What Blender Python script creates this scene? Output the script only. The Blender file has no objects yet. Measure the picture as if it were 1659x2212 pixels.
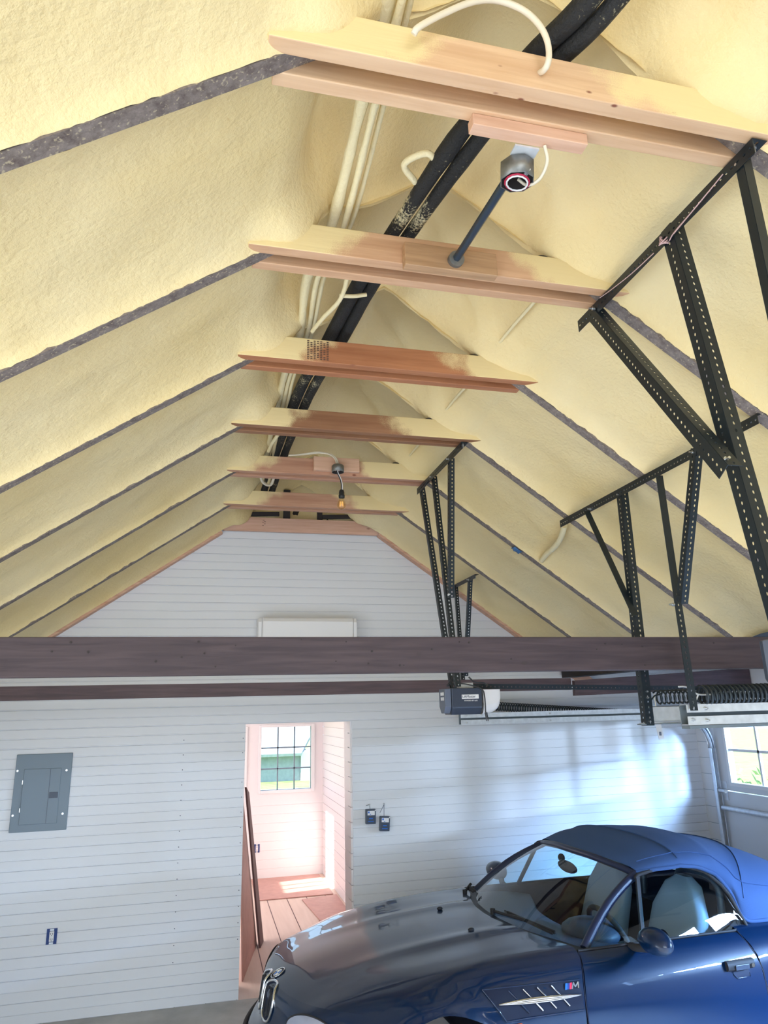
import bpy, math, random
from mathutils import Vector, Matrix, noise
random.seed(7)
scn = bpy.context.scene
COL = scn.collection
# ------------------------------------------------------------------ camera
cam_d = bpy.data.cameras.new('camera'); cam = bpy.data.objects.new('camera', cam_d); COL.objects.link(cam)
cam_d.sensor_fit = 'HORIZONTAL'; cam_d.sensor_width = 36.0; cam_d.lens = 1523.09/1659*36
cam_d.clip_start = 0.02; cam_d.clip_end = 200
R_, U_, F_ = ((0.9706517,-0.2392422,-0.0244628),(-0.041912,-0.2684498,0.9623815),(0.2368093,0.9331119,0.2705984))
M = Matrix(((R_[0],U_[0],-F_[0],0),(R_[1],U_[1],-F_[1],0),(R_[2],U_[2],-F_[2],2.1063),(0,0,0,1)))
cam.matrix_world = M
scn.camera = cam
# ------------------------------------------------------------------ view + world + light
scn.view_settings.view_transform = 'Standard'; scn.view_settings.look = 'None'
scn.view_settings.gamma = 1; scn.view_settings.use_curve_mapping = False
scn.view_settings.exposure = -0.27
scn.cycles.use_denoising = True
scn.cycles.max_bounces = 9; scn.cycles.diffuse_bounces = 5; scn.cycles.glossy_bounces = 4
scn.cycles.transparent_max_bounces = 12; scn.cycles.transmission_bounces = 6
scn.cycles.sample_clamp_indirect = 6.0
scn.cycles.caustics_reflective = False; scn.cycles.caustics_refractive = False
world = bpy.data.worlds.new('sky'); scn.world = world; world.use_nodes = True
wn = world.node_tree; bg = wn.nodes['Background']
bg.inputs['Color'].default_value = (0.52,0.74,1.0,1); bg.inputs['Strength'].default_value = 4.0

def area(name, loc, target, sx, sy, power, color, spread=180):
    d = bpy.data.lights.new(name, 'AREA'); d.shape = 'RECTANGLE'; d.size = sx; d.size_y = sy
    d.energy = power; d.color = color; d.spread = math.radians(spread)
    o = bpy.data.objects.new(name, d); COL.objects.link(o); o.location = loc
    o.rotation_euler = (Vector(target)-Vector(loc)).to_track_quat('-Z','Y').to_euler()
    return o
# unseen lamp added behind and above the camera, through a made-up gable opening
area('fill_near_gable', (0.8,-7.0,3.7), (0.8,4.0,3.0), 5.5, 3.0, 310, (1.0,0.94,0.86))
# added fill lamps behind the camera on the left and beyond the left wall
area('fill_back_left', (-0.6,-4.6,1.0), (0.6,4.0,2.2), 4.2, 2.0, 75, (0.55,0.75,1.0))
area('fill_left_side', (-3.4,0.9,0.9), (2.2,2.8,3.3), 4.2, 1.7, 88, (1.0,0.93,0.83))
# skylight on the windows of the two garage doors on the right
area('daylight_far_door', (8.6,3.9,3.6), (4.6,4.7,1.62), 2.6, 1.6, 330, (0.42,0.64,1.0))
area('daylight_near_door', (5.75,0.7,2.75), (4.6,1.5,1.62), 2.2, 1.0, 3600, (0.36,0.60,1.0), 130)
# small lamps added outdoors that throw the window bars on to the far wall
area('outside_lamp_far_door', (11.0,1.7,2.25), (4.6,4.9,1.67), 0.26, 0.16, 640, (0.62,0.78,1.0))
area('outside_lamp_near_door', (9.5,-1.2,2.02), (4.6,2.0,1.65), 0.25, 0.15, 260, (0.50,0.72,1.0))
# unseen fill lamp added inside the little side room, off its left wall
area('fill_side_room', (-1.1,8.4,2.1), (1.0,8.7,0.9), 2.4, 0.5, 60, (1.0,0.88,0.86))
sd = bpy.data.lights.new('sun','SUN'); sd.energy = 30; sd.angle = math.radians(0.6); sd.color = (1.0,0.95,0.86)
so = bpy.data.objects.new('sun', sd); COL.objects.link(so); so.location = (-6,8,6)
so.rotation_euler = Vector((0.82,0.12,-0.31)).to_track_quat('-Z','Y').to_euler()

# ------------------------------------------------------------------ materials
def newmat(name):
    m = bpy.data.materials.new(name); m.use_nodes = True
    nt = m.node_tree; b = nt.nodes['Principled BSDF']; return m, nt, b
def N(nt, t, **kw):
    n = nt.nodes.new(t)
    for k, v in kw.items():
        if k in n.inputs: n.inputs[k].default_value = v
        else: setattr(n, k, v)
    return n
def mat(name, col, rough=0.6, metal=0.0, coat=0.0, noise_amt=0.0, nscale=8.0, bump=0.0, bscale=60.0, emit=None, spec=None):
    m, nt, b = newmat(name)
    b.inputs['Base Color'].default_value = (*col,1); b.inputs['Roughness'].default_value = rough
    b.inputs['Metallic'].default_value = metal; b.inputs['Coat Weight'].default_value = coat
    if coat: b.inputs['Coat Roughness'].default_value = 0.03
    if spec is not None: b.inputs['Specular IOR Level'].default_value = spec
    tc = N(nt,'ShaderNodeTexCoord')
    if noise_amt:
        n = N(nt,'ShaderNodeTexNoise', Scale=nscale, Detail=5.0); nt.links.new(tc.outputs['Object'], n.inputs['Vector'])
        r = N(nt,'ShaderNodeValToRGB'); nt.links.new(n.outputs['Fac'], r.inputs['Fac'])
        r.color_ramp.elements[0].position = 0.3; r.color_ramp.elements[1].position = 0.7
        r.color_ramp.elements[0].color = (*[c*(1-noise_amt) for c in col],1); r.color_ramp.elements[1].color = (*[min(1,c*(1+noise_amt)) for c in col],1)
        nt.links.new(r.outputs['Color'], b.inputs['Base Color'])
    if bump:
        n = N(nt,'ShaderNodeTexNoise', Scale=bscale, Detail=4.0); nt.links.new(tc.outputs['Object'], n.inputs['Vector'])
        bp = N(nt,'ShaderNodeBump', Strength=bump, Distance=0.01); nt.links.new(n.outputs['Fac'], bp.inputs['Height'])
        nt.links.new(bp.outputs['Normal'], b.inputs['Normal'])
    if emit:
        b.inputs['Emission Color'].default_value = (*emit[0],1); b.inputs['Emission Strength'].default_value = emit[1]
    return m
def glassmat(name, tint=(0.9,0.95,1.0), refl=1.0):
    m = bpy.data.materials.new(name); m.use_nodes = True; nt = m.node_tree
    nt.nodes.remove(nt.nodes['Principled BSDF']); out = nt.nodes['Material Output']
    t = N(nt,'ShaderNodeBsdfTransparent'); t.inputs['Color'].default_value = (*tint,1)
    g = N(nt,'ShaderNodeBsdfGlossy', Roughness=0.01); g.inputs['Color'].default_value = (refl,refl,refl,1)
    fr = N(nt,'ShaderNodeFresnel', IOR=1.5); ge = N(nt,'ShaderNodeNewGeometry'); ma = N(nt,'ShaderNodeMath', operation='MULTIPLY_ADD')
    nt.links.new(ge.outputs['Backfacing'], ma.inputs[0]); ma.inputs[1].default_value = 1/1.5-1.5; ma.inputs[2].default_value = 1.5; nt.links.new(ma.outputs[0], fr.inputs['IOR'])
    mx = N(nt,'ShaderNodeMixShader')
    nt.links.new(fr.outputs[0], mx.inputs[0]); nt.links.new(t.outputs[0], mx.inputs[1]); nt.links.new(g.outputs[0], mx.inputs[2])
    nt.links.new(mx.outputs[0], out.inputs['Surface']); return m
def woodmat(name, c0, c1, axis='X', scale=1.0, rough=0.7, knots=None, foam=None, bump=0.15):
    """grain stretched along one object axis; knots = dark knots; foam = (x centre, half width, seed) bare span, the rest oversprayed"""
    m, nt, b = newmat(name); L = nt.links
    tc = N(nt,'ShaderNodeTexCoord'); mp = N(nt,'ShaderNodeMapping')
    s = [14*scale]*3; s['XYZ'.index(axis)] = 0.9*scale; mp.inputs['Scale'].default_value = s
    L.new(tc.outputs['Object'], mp.inputs['Vector'])
    n = N(nt,'ShaderNodeTexNoise', Scale=3.0, Detail=6.0, Distortion=0.6); L.new(mp.outputs[0], n.inputs['Vector'])
    r = N(nt,'ShaderNodeValToRGB'); L.new(n.outputs['Fac'], r.inputs['Fac'])
    r.color_ramp.elements[0].position = 0.32; r.color_ramp.elements[1].position = 0.68
    r.color_ramp.elements[0].color = (*c0,1); r.color_ramp.elements[1].color = (*c1,1)
    colour = r.outputs['Color']
    if knots:
        mk = N(nt,'ShaderNodeMapping'); ks = [5.0]*3; ks['XYZ'.index(axis)] = 2.6; mk.inputs['Scale'].default_value = ks
        mk.inputs['Location'].default_value = (knots[0],knots[0]*2.3,0.4)
        L.new(tc.outputs['Object'], mk.inputs['Vector'])
        vo = N(nt,'ShaderNodeTexVoronoi', Scale=knots[2] if len(knots)>2 else 1.6); L.new(mk.outputs[0], vo.inputs['Vector'])
        kr = N(nt,'ShaderNodeValToRGB'); L.new(vo.outputs['Distance'], kr.inputs['Fac'])
        kr.color_ramp.elements[0].position = 0.05; kr.color_ramp.elements[0].color = (1,1,1,1)
        kr.color_ramp.elements[1].position = 0.11; kr.color_ramp.elements[1].color = (0,0,0,1)
        mx = N(nt,'ShaderNodeMixRGB'); mx.inputs['Color2'].default_value = (*knots[1],1)
        L.new(kr.outputs['Color'], mx.inputs['Fac']); L.new(colour, mx.inputs['Color1']); colour = mx.outputs['Color']
    bp = N(nt,'ShaderNodeBump', Strength=bump, Distance=0.01); L.new(n.outputs['Fac'], bp.inputs['Height']); L.new(bp.outputs['Normal'], b.inputs['Normal'])
    if foam:
        sep = N(nt,'ShaderNodeSeparateXYZ'); L.new(tc.outputs['Object'], sep.inputs[0])
        sub = N(nt,'ShaderNodeMath', operation='SUBTRACT'); sub.inputs[1].default_value = foam[0]; L.new(sep.outputs['X'], sub.inputs[0])
        ab = N(nt,'ShaderNodeMath', operation='ABSOLUTE'); L.new(sub.outputs[0], ab.inputs[0])
        mf = N(nt,'ShaderNodeMapping'); mf.inputs['Location'].default_value = (foam[2],foam[2],0); L.new(tc.outputs['Object'], mf.inputs['Vector'])
        nz = N(nt,'ShaderNodeTexNoise', Scale=6.0, Detail=3.0); L.new(mf.outputs[0], nz.inputs['Vector'])
        nf = N(nt,'ShaderNodeTexNoise', Scale=260.0, Detail=2.0); L.new(tc.outputs['Object'], nf.inputs['Vector'])
        a1 = N(nt,'ShaderNodeMath', operation='MULTIPLY_ADD'); L.new(nz.outputs['Fac'], a1.inputs[0]); a1.inputs[1].default_value = 0.55; L.new(ab.outputs[0], a1.inputs[2])
        a2 = N(nt,'ShaderNodeMath', operation='MULTIPLY_ADD'); L.new(nf.outputs['Fac'], a2.inputs[0]); a2.inputs[1].default_value = 0.16; L.new(a1.outputs[0], a2.inputs[2])
        # front face only: overspray fades towards the lower arris
        zr = N(nt,'ShaderNodeMath', operation='MULTIPLY_ADD'); L.new(sep.outputs['Z'], zr.inputs[0]); zr.inputs[1].default_value = 0.9; L.new(a2.outputs[0], zr.inputs[2])
        mr = N(nt,'ShaderNodeMapRange'); L.new(zr.outputs[0], mr.inputs['Value'])
        mr.inputs['From Min'].default_value = foam[1]+0.31; mr.inputs['From Max'].default_value = foam[1]+0.42
        geo = N(nt,'ShaderNodeNewGeometry'); sn = N(nt,'ShaderNodeSeparateXYZ'); L.new(geo.outputs['Normal'], sn.inputs[0])
        dn = N(nt,'ShaderNodeMath', operation='GREATER_THAN'); L.new(sn.outputs['Z'], dn.inputs[0]); dn.inputs[1].default_value = -0.6
        mu = N(nt,'ShaderNodeMath', operation='MULTIPLY'); L.new(mr.outputs[0], mu.inputs[0]); L.new(dn.outputs[0], mu.inputs[1])
        mx = N(nt,'ShaderNodeMixRGB'); mx.inputs['Color2'].default_value = (*FOAM,1)
        L.new(mu.outputs[0], mx.inputs['Fac']); L.new(colour, mx.inputs['Color1']); colour = mx.outputs['Color']
    L.new(colour, b.inputs['Base Color']); b.inputs['Roughness'].default_value = rough
    return m
FOAM = (0.80,0.64,0.335)
def hosemat():
    m, nt, b = newmat('black_hose_with_overspray'); L = nt.links; tc = N(nt,'ShaderNodeTexCoord')
    n = N(nt,'ShaderNodeTexNoise', Scale=2.6, Detail=3.0); L.new(tc.outputs['Object'], n.inputs['Vector'])
    f = N(nt,'ShaderNodeTexNoise', Scale=120.0, Detail=2.0); L.new(tc.outputs['Object'], f.inputs['Vector'])
    ad = N(nt,'ShaderNodeMath', operation='MULTIPLY_ADD'); L.new(f.outputs['Fac'], ad.inputs[0]); ad.inputs[1].default_value = 0.35; L.new(n.outputs['Fac'], ad.inputs[2])
    k = N(nt,'ShaderNodeMapRange'); L.new(ad.outputs[0], k.inputs['Value']); k.inputs['From Min'].default_value = 0.76; k.inputs['From Max'].default_value = 0.86
    mx = N(nt,'ShaderNodeMixRGB'); mx.inputs['Color1'].default_value = (0.011,0.011,0.011,1); mx.inputs['Color2'].default_value = (0.62,0.54,0.33,1); L.new(k.outputs[0], mx.inputs['Fac'])
    L.new(mx.outputs['Color'], b.inputs['Base Color']); b.inputs['Roughness'].default_value = 0.75
    bp = N(nt,'ShaderNodeBump', Strength=0.5, Distance=0.01); L.new(f.outputs['Fac'], bp.inputs['Height']); L.new(bp.outputs['Normal'], b.inputs['Normal'])
    return m
def raftermat():
    m, nt, b = newmat('weathered_rafter_wood'); L = nt.links; tc = N(nt,'ShaderNodeTexCoord')
    n = N(nt,'ShaderNodeTexNoise', Scale=28.0, Detail=8.0, Roughness=0.75); L.new(tc.outputs['Object'], n.inputs['Vector'])
    r = N(nt,'ShaderNodeValToRGB'); L.new(n.outputs['Fac'], r.inputs['Fac'])
    r.color_ramp.elements[0].position = 0.33; r.color_ramp.elements[0].color = (0.10,0.072,0.062,1)
    r.color_ramp.elements[1].position = 0.66; r.color_ramp.elements[1].color = (0.27,0.225,0.20,1)
    f = N(nt,'ShaderNodeTexNoise', Scale=95.0, Detail=3.0); L.new(tc.outputs['Object'], f.inputs['Vector'])
    k = N(nt,'ShaderNodeMapRange'); L.new(f.outputs['Fac'], k.inputs['Value']); k.inputs['From Min'].default_value = 0.60; k.inputs['From Max'].default_value = 0.68; k.inputs['To Max'].default_value = 0.7
    mx = N(nt,'ShaderNodeMixRGB'); mx.inputs['Color2'].default_value = (0.50,0.42,0.28,1); L.new(k.outputs[0], mx.inputs['Fac']); L.new(r.outputs['Color'], mx.inputs['Color1'])
    L.new(mx.outputs['Color'], b.inputs['Base Color']); b.inputs['Roughness'].default_value = 0.85
    return m
def foammat():
    m, nt, b = newmat('spray_foam'); L = nt.links; tc = N(nt,'ShaderNodeTexCoord')
    n = N(nt,'ShaderNodeTexNoise', Scale=1.1, Detail=4.0); L.new(tc.outputs['Object'], n.inputs['Vector'])
    r = N(nt,'ShaderNodeValToRGB'); L.new(n.outputs['Fac'], r.inputs['Fac'])
    r.color_ramp.elements[0].position = 0.3; r.color_ramp.elements[0].color = (0.77,0.595,0.285,1)
    r.color_ramp.elements[1].position = 0.72; r.color_ramp.elements[1].color = (0.83,0.695,0.415,1)
    L.new(r.outputs['Color'], b.inputs['Base Color']); b.inputs['Roughness'].default_value = 0.75
    n2 = N(nt,'ShaderNodeTexNoise', Scale=55.0, Detail=3.0, Roughness=0.6); L.new(tc.outputs['Object'], n2.inputs['Vector'])
    n3 = N(nt,'ShaderNodeTexNoise', Scale=13.0, Detail=2.0); L.new(tc.outputs['Object'], n3.inputs['Vector'])
    ad = N(nt,'ShaderNodeMath', operation='MULTIPLY_ADD'); L.new(n3.outputs['Fac'], ad.inputs[0]); ad.inputs[1].default_value = 1.4; L.new(n2.outputs['Fac'], ad.inputs[2])
    bp = N(nt,'ShaderNodeBump', Strength=0.45, Distance=0.012); L.new(ad.outputs[0], bp.inputs['Height']); L.new(bp.outputs['Normal'], b.inputs['Normal'])
    return m
MAT = dict(
 foam=foammat(),
 white=mat('painted_beadboard',(0.775,0.79,0.83),0.45,bump=0.03,bscale=20),
 white_trim=mat('white_trim_paint',(0.82,0.82,0.83),0.4),
 side_white=mat('side_room_paint',(0.84,0.81,0.82),0.5),
 old_wood=raftermat(),
 old_wood_flecked=None,
 beam_wood=woodmat('dark_brown_beam_wood',(0.030,0.018,0.024),(0.062,0.040,0.046),'X',1.0,0.65,knots=(0.3,(0.03,0.02,0.02))),
 beam_lower=woodmat('brown_joist_wood',(0.060,0.038,0.045),(0.11,0.07,0.075),'X',1.0,0.65),
 new_wood=woodmat('new_lumber',(0.62,0.36,0.235),(0.74,0.47,0.33),'X',1.0,0.6,knots=(0.1,(0.28,0.10,0.05))),
 trim_wood=woodmat('new_pine_rafter',(0.55,0.29,0.19),(0.68,0.42,0.30),'X',1.0,0.6),
 block_wood=woodmat('scrap_block_wood',(0.50,0.27,0.14),(0.62,0.38,0.22),'X',1.3,0.6),
 back_wall=mat('dark_board_wall',(0.07,0.065,0.065),0.8),
 dark_void=mat('dark_sheathing_and_voids',(0.035,0.028,0.028),0.9),  # bare boards, and hole and box insides with their shade as colour
 floor=mat('concrete',(0.42,0.42,0.42),0.75,noise_amt=0.16,nscale=5,bump=0.1,bscale=40),
 planks=None,
 black_steel=mat('black_painted_steel',(0.006,0.012,0.017),0.42,metal=0.0,spec=0.5),
 bolt=mat('zinc_bolt',(0.62,0.64,0.66),0.3,metal=1.0),
 galv=mat('galvanized_steel',(0.74,0.78,0.83),0.42,metal=0.45,noise_amt=0.10,nscale=25),
 galv_dark=mat('shaded_channel_steel',(0.20,0.24,0.27),0.5,metal=0.5),  # darker copy of the galvanized steel, slot shade put into the colour
 spring=mat('black_spring_steel',(0.02,0.03,0.04),0.35,metal=0.3),
 blk=mat('black_plastic',(0.018,0.020,0.024),0.4),
 dgrey=mat('charcoal_plastic',(0.035,0.045,0.07),0.42),
 mgrey=mat('grey_plastic',(0.11,0.13,0.18),0.5),
 wht=mat('white_plastic',(0.82,0.82,0.84),0.35),
 lens=mat('milky_light_cover',(0.78,0.78,0.82),0.35),
 panel=mat('grey_panel_enamel',(0.19,0.245,0.30),0.45),
 panel_d=mat('dark_slate_plastic',(0.05,0.07,0.11),0.4),
 blue=mat('blue_outlet_box',(0.015,0.05,0.22),0.5),
 hose=hosemat(),
 romex=mat('cream_cable_sheath',(0.74,0.66,0.52),0.6),
 foam_cable=mat('foam_crusted_cable',(0.80,0.70,0.44),0.8,bump=0.5,bscale=60),
 red=mat('red_plastic',(0.75,0.03,0.05),0.4),
 redwire=mat('red_wire',(0.42,0.01,0.05),0.4),
 pillar=mat('navy_pillar_trim',(0.006,0.014,0.05),0.4),
 hard=mat('brown_hardboard',(0.52,0.29,0.25),0.6,noise_amt=0.08,nscale=12),
 hard_d=mat('hardboard_edge',(0.12,0.06,0.06),0.7),
 box_steel=mat('junction_box_steel',(0.22,0.22,0.21),0.45,metal=0.7,noise_amt=0.2,nscale=40),
 tube_blue=mat('dark_brace_steel',(0.05,0.075,0.11),0.3,metal=0.6),
 stamp=mat('ink_stamp',(0.10,0.055,0.04),0.8),
 ink=mat('dark_ink',(0.03,0.045,0.09),0.6),
 paint=None, chrome=mat('chrome',(0.80,0.82,0.85),0.08,metal=1.0),
 fabric=mat('navy_soft_top_cloth',(0.030,0.078,0.215),0.85,bump=0.25,bscale=400),
 rubber=mat('black_rubber',(0.012,0.012,0.016),0.7),
 cowl=mat('black_cowl_plastic',(0.02,0.024,0.035),0.5),
 seat=mat('grey_leather',(0.26,0.32,0.42),0.5),
 dash=mat('dark_dash_vinyl',(0.035,0.05,0.085),0.55),
 interior=mat('dark_interior',(0.012,0.018,0.04),0.8),
 rim=mat('wheel_alloy',(0.55,0.57,0.6),0.25,metal=1.0),
 head=mat('headlight_lens',(0.28,0.30,0.39),0.12,coat=1.0),
 mesh=mat('grille_black',(0.006,0.010,0.028),0.55,spec=0.25),
 amber=mat('amber_lens',(0.75,0.12,0.03),0.2),
 badge_b=mat('badge_blue',(0.02,0.16,0.62),0.3), badge_r=mat('badge_red',(0.70,0.03,0.08),0.3), badge_db=mat('badge_navy',(0.01,0.03,0.22),0.3),
 car_glass=glassmat('car_glass',(0.74,0.93,0.97)), shield=glassmat('windshield_glass',(0.82,0.93,0.98)),
 pane=glassmat('window_glass',(0.96,0.98,1.0)),
 bulb_glass=glassmat('bulb_glass',(0.95,0.88,0.70)),
 filament=mat('glowing_filament',(1.0,0.6,0.2),0.5,emit=((1.0,0.55,0.18),0.9)),
 lawn=mat('lawn_grass',(0.22,0.34,0.10),0.9,noise_amt=0.3,nscale=3), leaf=mat('tree_leaves',(0.16,0.27,0.08),0.9,noise_amt=0.4,nscale=6),
 shingle=mat('grey_shingles',(0.30,0.34,0.36),0.9,noise_amt=0.1), siding=mat('pale_siding',(0.75,0.76,0.78),0.8),
 post=mat('fence_wood',(0.55,0.45,0.30),0.8), bark=mat('tree_bark',(0.16,0.11,0.08),0.9), drive=mat('pale_driveway',(0.55,0.54,0.52),0.9),
 door_white=mat('garage_door_paint',(0.70,0.72,0.75),0.4), string=mat('pink_string',(0.60,0.40,0.40),0.8), blue_scrap=mat('blue_plastic_scrap',(0.05,0.16,0.36),0.4),
 tag=mat('clear_tag_plastic',(0.70,0.72,0.76),0.3),
)
def paintmat():
    m, nt, b = newmat('dark_teal_car_paint'); L = nt.links
    b.inputs['Base Color'].default_value = (0.0002,0.012,0.045,1); b.inputs['Metallic'].default_value = 0.0
    b.inputs['Roughness'].default_value = 0.35; b.inputs['Specular IOR Level'].default_value = 0.15; b.inputs['Coat Weight'].default_value = 0.8; b.inputs['Coat Roughness'].default_value = 0.015
    return m
MAT['paint'] = paintmat()
def plankmat():
    m, nt, b = newmat('pale_plank_floor'); L = nt.links; tc = N(nt,'ShaderNodeTexCoord')
    mp = N(nt,'ShaderNodeMapping'); mp.inputs['Scale'].default_value = (12,0.8,1); L.new(tc.outputs['Object'], mp.inputs['Vector'])
    n = N(nt,'ShaderNodeTexNoise', Scale=2.0, Detail=6.0); L.new(mp.outputs[0], n.inputs['Vector'])
    r = N(nt,'ShaderNodeValToRGB'); L.new(n.outputs['Fac'], r.inputs['Fac'])
    r.color_ramp.elements[0].color = (0.62,0.46,0.38,1); r.color_ramp.elements[1].color = (0.78,0.62,0.53,1)
    v = N(nt,'ShaderNodeTexVoronoi', Scale=16.0); L.new(tc.outputs['Object'], v.inputs['Vector'])
    k = N(nt,'ShaderNodeValToRGB'); L.new(v.outputs['Distance'], k.inputs['Fac'])
    k.color_ramp.elements[0].position = 0.03; k.color_ramp.elements[0].color = (0.55,0.40,0.34,1); k.color_ramp.elements[1].position = 0.08
    mx = N(nt,'ShaderNodeMixRGB', blend_type='MULTIPLY'); mx.inputs['Fac'].default_value = 0.8
    L.new(r.outputs['Color'], mx.inputs['Color1']); L.new(k.outputs['Color'], mx.inputs['Color2']); L.new(mx.outputs['Color'], b.inputs['Base Color'])
    b.inputs['Roughness'].default_value = 0.55
    return m
MAT['planks'] = plankmat()

# ------------------------------------------------------------------ mesh helpers
ORG = {}
def V(*a): return Vector(a)
class MB:
    def __init__(s): s.v=[]; s.f=[]; s.mi=[]; s.sm=[]
    def add(s, vs, fs, mi=0, sm=False):
        o = len(s.v); s.v += [Vector(p) for p in vs]
        for f in fs: s.f.append([i+o for i in f]); s.mi.append(mi); s.sm.append(sm)
        return s
    def box(s, x0,x1,y0,y1,z0,z1, mi=0):
        vs=[(x,y,z) for z in (z0,z1) for y in (y0,y1) for x in (x0,x1)]
        return s.add(vs,[(0,2,3,1),(4,5,7,6),(0,1,5,4),(2,6,7,3),(0,4,6,2),(1,3,7,5)],mi)
    def bar(s, p0,p1,w,h,up=(0,0,1),mi=0):
        p0,p1=Vector(p0),Vector(p1); d=(p1-p0).normalized(); up=Vector(up); a=d.cross(up)
        if a.length<1e-4: a=d.cross(Vector((1,0,0)))
        a.normalize(); b=a.cross(d).normalized(); a=a*w/2; b=b*h/2
        vs=[p+q for p in (p0,p1) for q in (-a-b,a-b,a+b,-a+b)]
        return s.add(vs,[(3,2,1,0),(4,5,6,7),(0,1,5,4),(1,2,6,5),(2,3,7,6),(3,0,4,7)],mi)
    def prism(s, poly, d, mi=0):
        n=len(poly); d=Vector(d); a=[Vector(p) for p in poly]; b=[p+d for p in a]
        fs=[list(range(n))[::-1], list(range(n,2*n))]+[(i,(i+1)%n,n+(i+1)%n,n+i) for i in range(n)]
        return s.add(a+b,fs,mi)
    def tube(s, pts, r, n=8, mi=0, closed=False, caps=True):
        P=[Vector(p) for p in pts]; k=len(P); rr=r if isinstance(r,(list,tuple)) else [r]*k
        t0=(P[1]-P[0]).normalized(); a=t0.orthogonal().normalized(); vs=[]
        for i in range(k):
            if closed: t=(P[(i+1)%k]-P[i-1]).normalized()
            else: t=(P[min(i+1,k-1)]-P[max(i-1,0)]).normalized()
            a=(a-t*a.dot(t)); a=a.normalized() if a.length>1e-6 else t.orthogonal().normalized(); b=t.cross(a)
            vs+=[P[i]+(a*math.cos(2*math.pi*j/n)+b*math.sin(2*math.pi*j/n))*rr[i] for j in range(n)]
        fs=[]
        for i in range(k if closed else k-1):
            i2=(i+1)%k
            fs+=[(i*n+j,i*n+(j+1)%n,i2*n+(j+1)%n,i2*n+j) for j in range(n)]
        s.add(vs,fs,mi,True)
        if caps and not closed: s.add(vs[:n],[list(range(n))[::-1]],mi); s.add(vs[-n:],[list(range(n))],mi)
        return s
    def cyl(s,p0,p1,r,n=16,mi=0,r1=None): return s.tube([p0,p1],[r,r if r1 is None else r1],n,mi)
    def lathe(s, c, axis, prof, n=24, mi=0):
        c=Vector(c); ax=Vector(axis).normalized(); a=ax.orthogonal().normalized(); b=ax.cross(a)
        vs=[c+ax*h+(a*math.cos(2*math.pi*j/n)+b*math.sin(2*math.pi*j/n))*r for r,h in prof for j in range(n)]
        fs=[(i*n+j,i*n+(j+1)%n,(i+1)*n+(j+1)%n,(i+1)*n+j) for i in range(len(prof)-1) for j in range(n)]
        return s.add(vs,fs,mi,True)
    def grid(s, P, mi=0, sm=True, keep=None):
        nu=len(P); nv=len(P[0]); vs=[p for row in P for p in row]
        fs=[(i*nv+j,i*nv+j+1,(i+1)*nv+j+1,(i+1)*nv+j) for i in range(nu-1) for j in range(nv-1) if keep is None or keep(i,j)]
        return s.add(vs,fs,mi,sm)
    def ball(s,c,rx,ry,rz,n=16,m=10,mi=0):
        c=Vector(c); P=[[c+Vector((rx*math.sin(math.pi*i/m)*math.cos(2*math.pi*j/n),ry*math.sin(math.pi*i/m)*math.sin(2*math.pi*j/n),rz*math.cos(math.pi*i/m))) for j in range(n+1)] for i in range(m+1)]
        return s.grid(P,mi,True)
    def build(s, name, mats, parent=None, bevel=0, solid=0, local=False, origin=None):
        me=bpy.data.meshes.new(name)
        used=sorted({i for f in s.f for i in f}); mp={k:i for i,k in enumerate(used)}
        vs=[s.v[i] for i in used]
        if local: off=Vector((0,0,0))
        elif parent is not None: off=ORG[parent.name]
        elif origin is not None: off=Vector(origin)
        else:
            xs=[p.x for p in vs]; ys=[p.y for p in vs]; zs=[p.z for p in vs]
            off=Vector(((min(xs)+max(xs))/2,(min(ys)+max(ys))/2,min(zs)))
        me.from_pydata([p-off for p in vs],[],[[mp[i] for i in f] for f in s.f])
        for m in (mats if isinstance(mats,(list,tuple)) else [mats]): me.materials.append(m)
        for p,mi,sm in zip(me.polygons,s.mi,s.sm): p.material_index=mi; p.use_smooth=sm
        o=bpy.data.objects.new(name,me); COL.objects.link(o)
        if parent is not None: o.parent=parent
        else: o.location=off
        ORG[o.name]=off
        if solid: md=o.modifiers.new('thickness','SOLIDIFY'); md.thickness=solid; md.offset=0
        if bevel: md=o.modifiers.new('bevel','BEVEL'); md.width=bevel; md.segments=2; md.limit_method='ANGLE'
        return o
def tag(o, label=None, cat=None, group=None, kind=None):
    if label: o['label']=label
    if cat: o['category']=cat
    if group: o['group']=group
    if kind: o['kind']=kind
    return o
def thing(name, loc, label, cat, group=None, rz=0):
    o=bpy.data.objects.new(name,None); COL.objects.link(o); o.location=loc; o.rotation_euler=(0,0,rz)
    o.empty_display_size=0.1; ORG[o.name]=Vector(loc); return tag(o,label,cat,group)
def struct(mb,name,m,label=None,cat=None,**kw):
    o=mb.build(name,m,**kw); o['kind']='structure'
    if label: o['label']=label
    if cat: o['category']=cat
    return o
def spline(pts, n, closed=False):
    P=[Vector(p) for p in pts]; k=len(P); out=[]
    if not closed: P=[P[0]*2-P[1]]+P+[P[-1]*2-P[-2]]
    segs = k if closed else k-1
    for i in range(segs):
        if closed: p0,p1,p2,p3=P[i-1],P[i],P[(i+1)%k],P[(i+2)%k]
        else: p0,p1,p2,p3=P[i],P[i+1],P[i+2],P[i+3]
        for j in range(n):
            t=j/n; out.append(0.5*((2*p1)+(p2-p0)*t+(2*p0-5*p1+4*p2-p3)*t*t+(3*p1-p0-3*p2+p3)*t**3))
    if not closed: out.append(P[-2])
    return out
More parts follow.
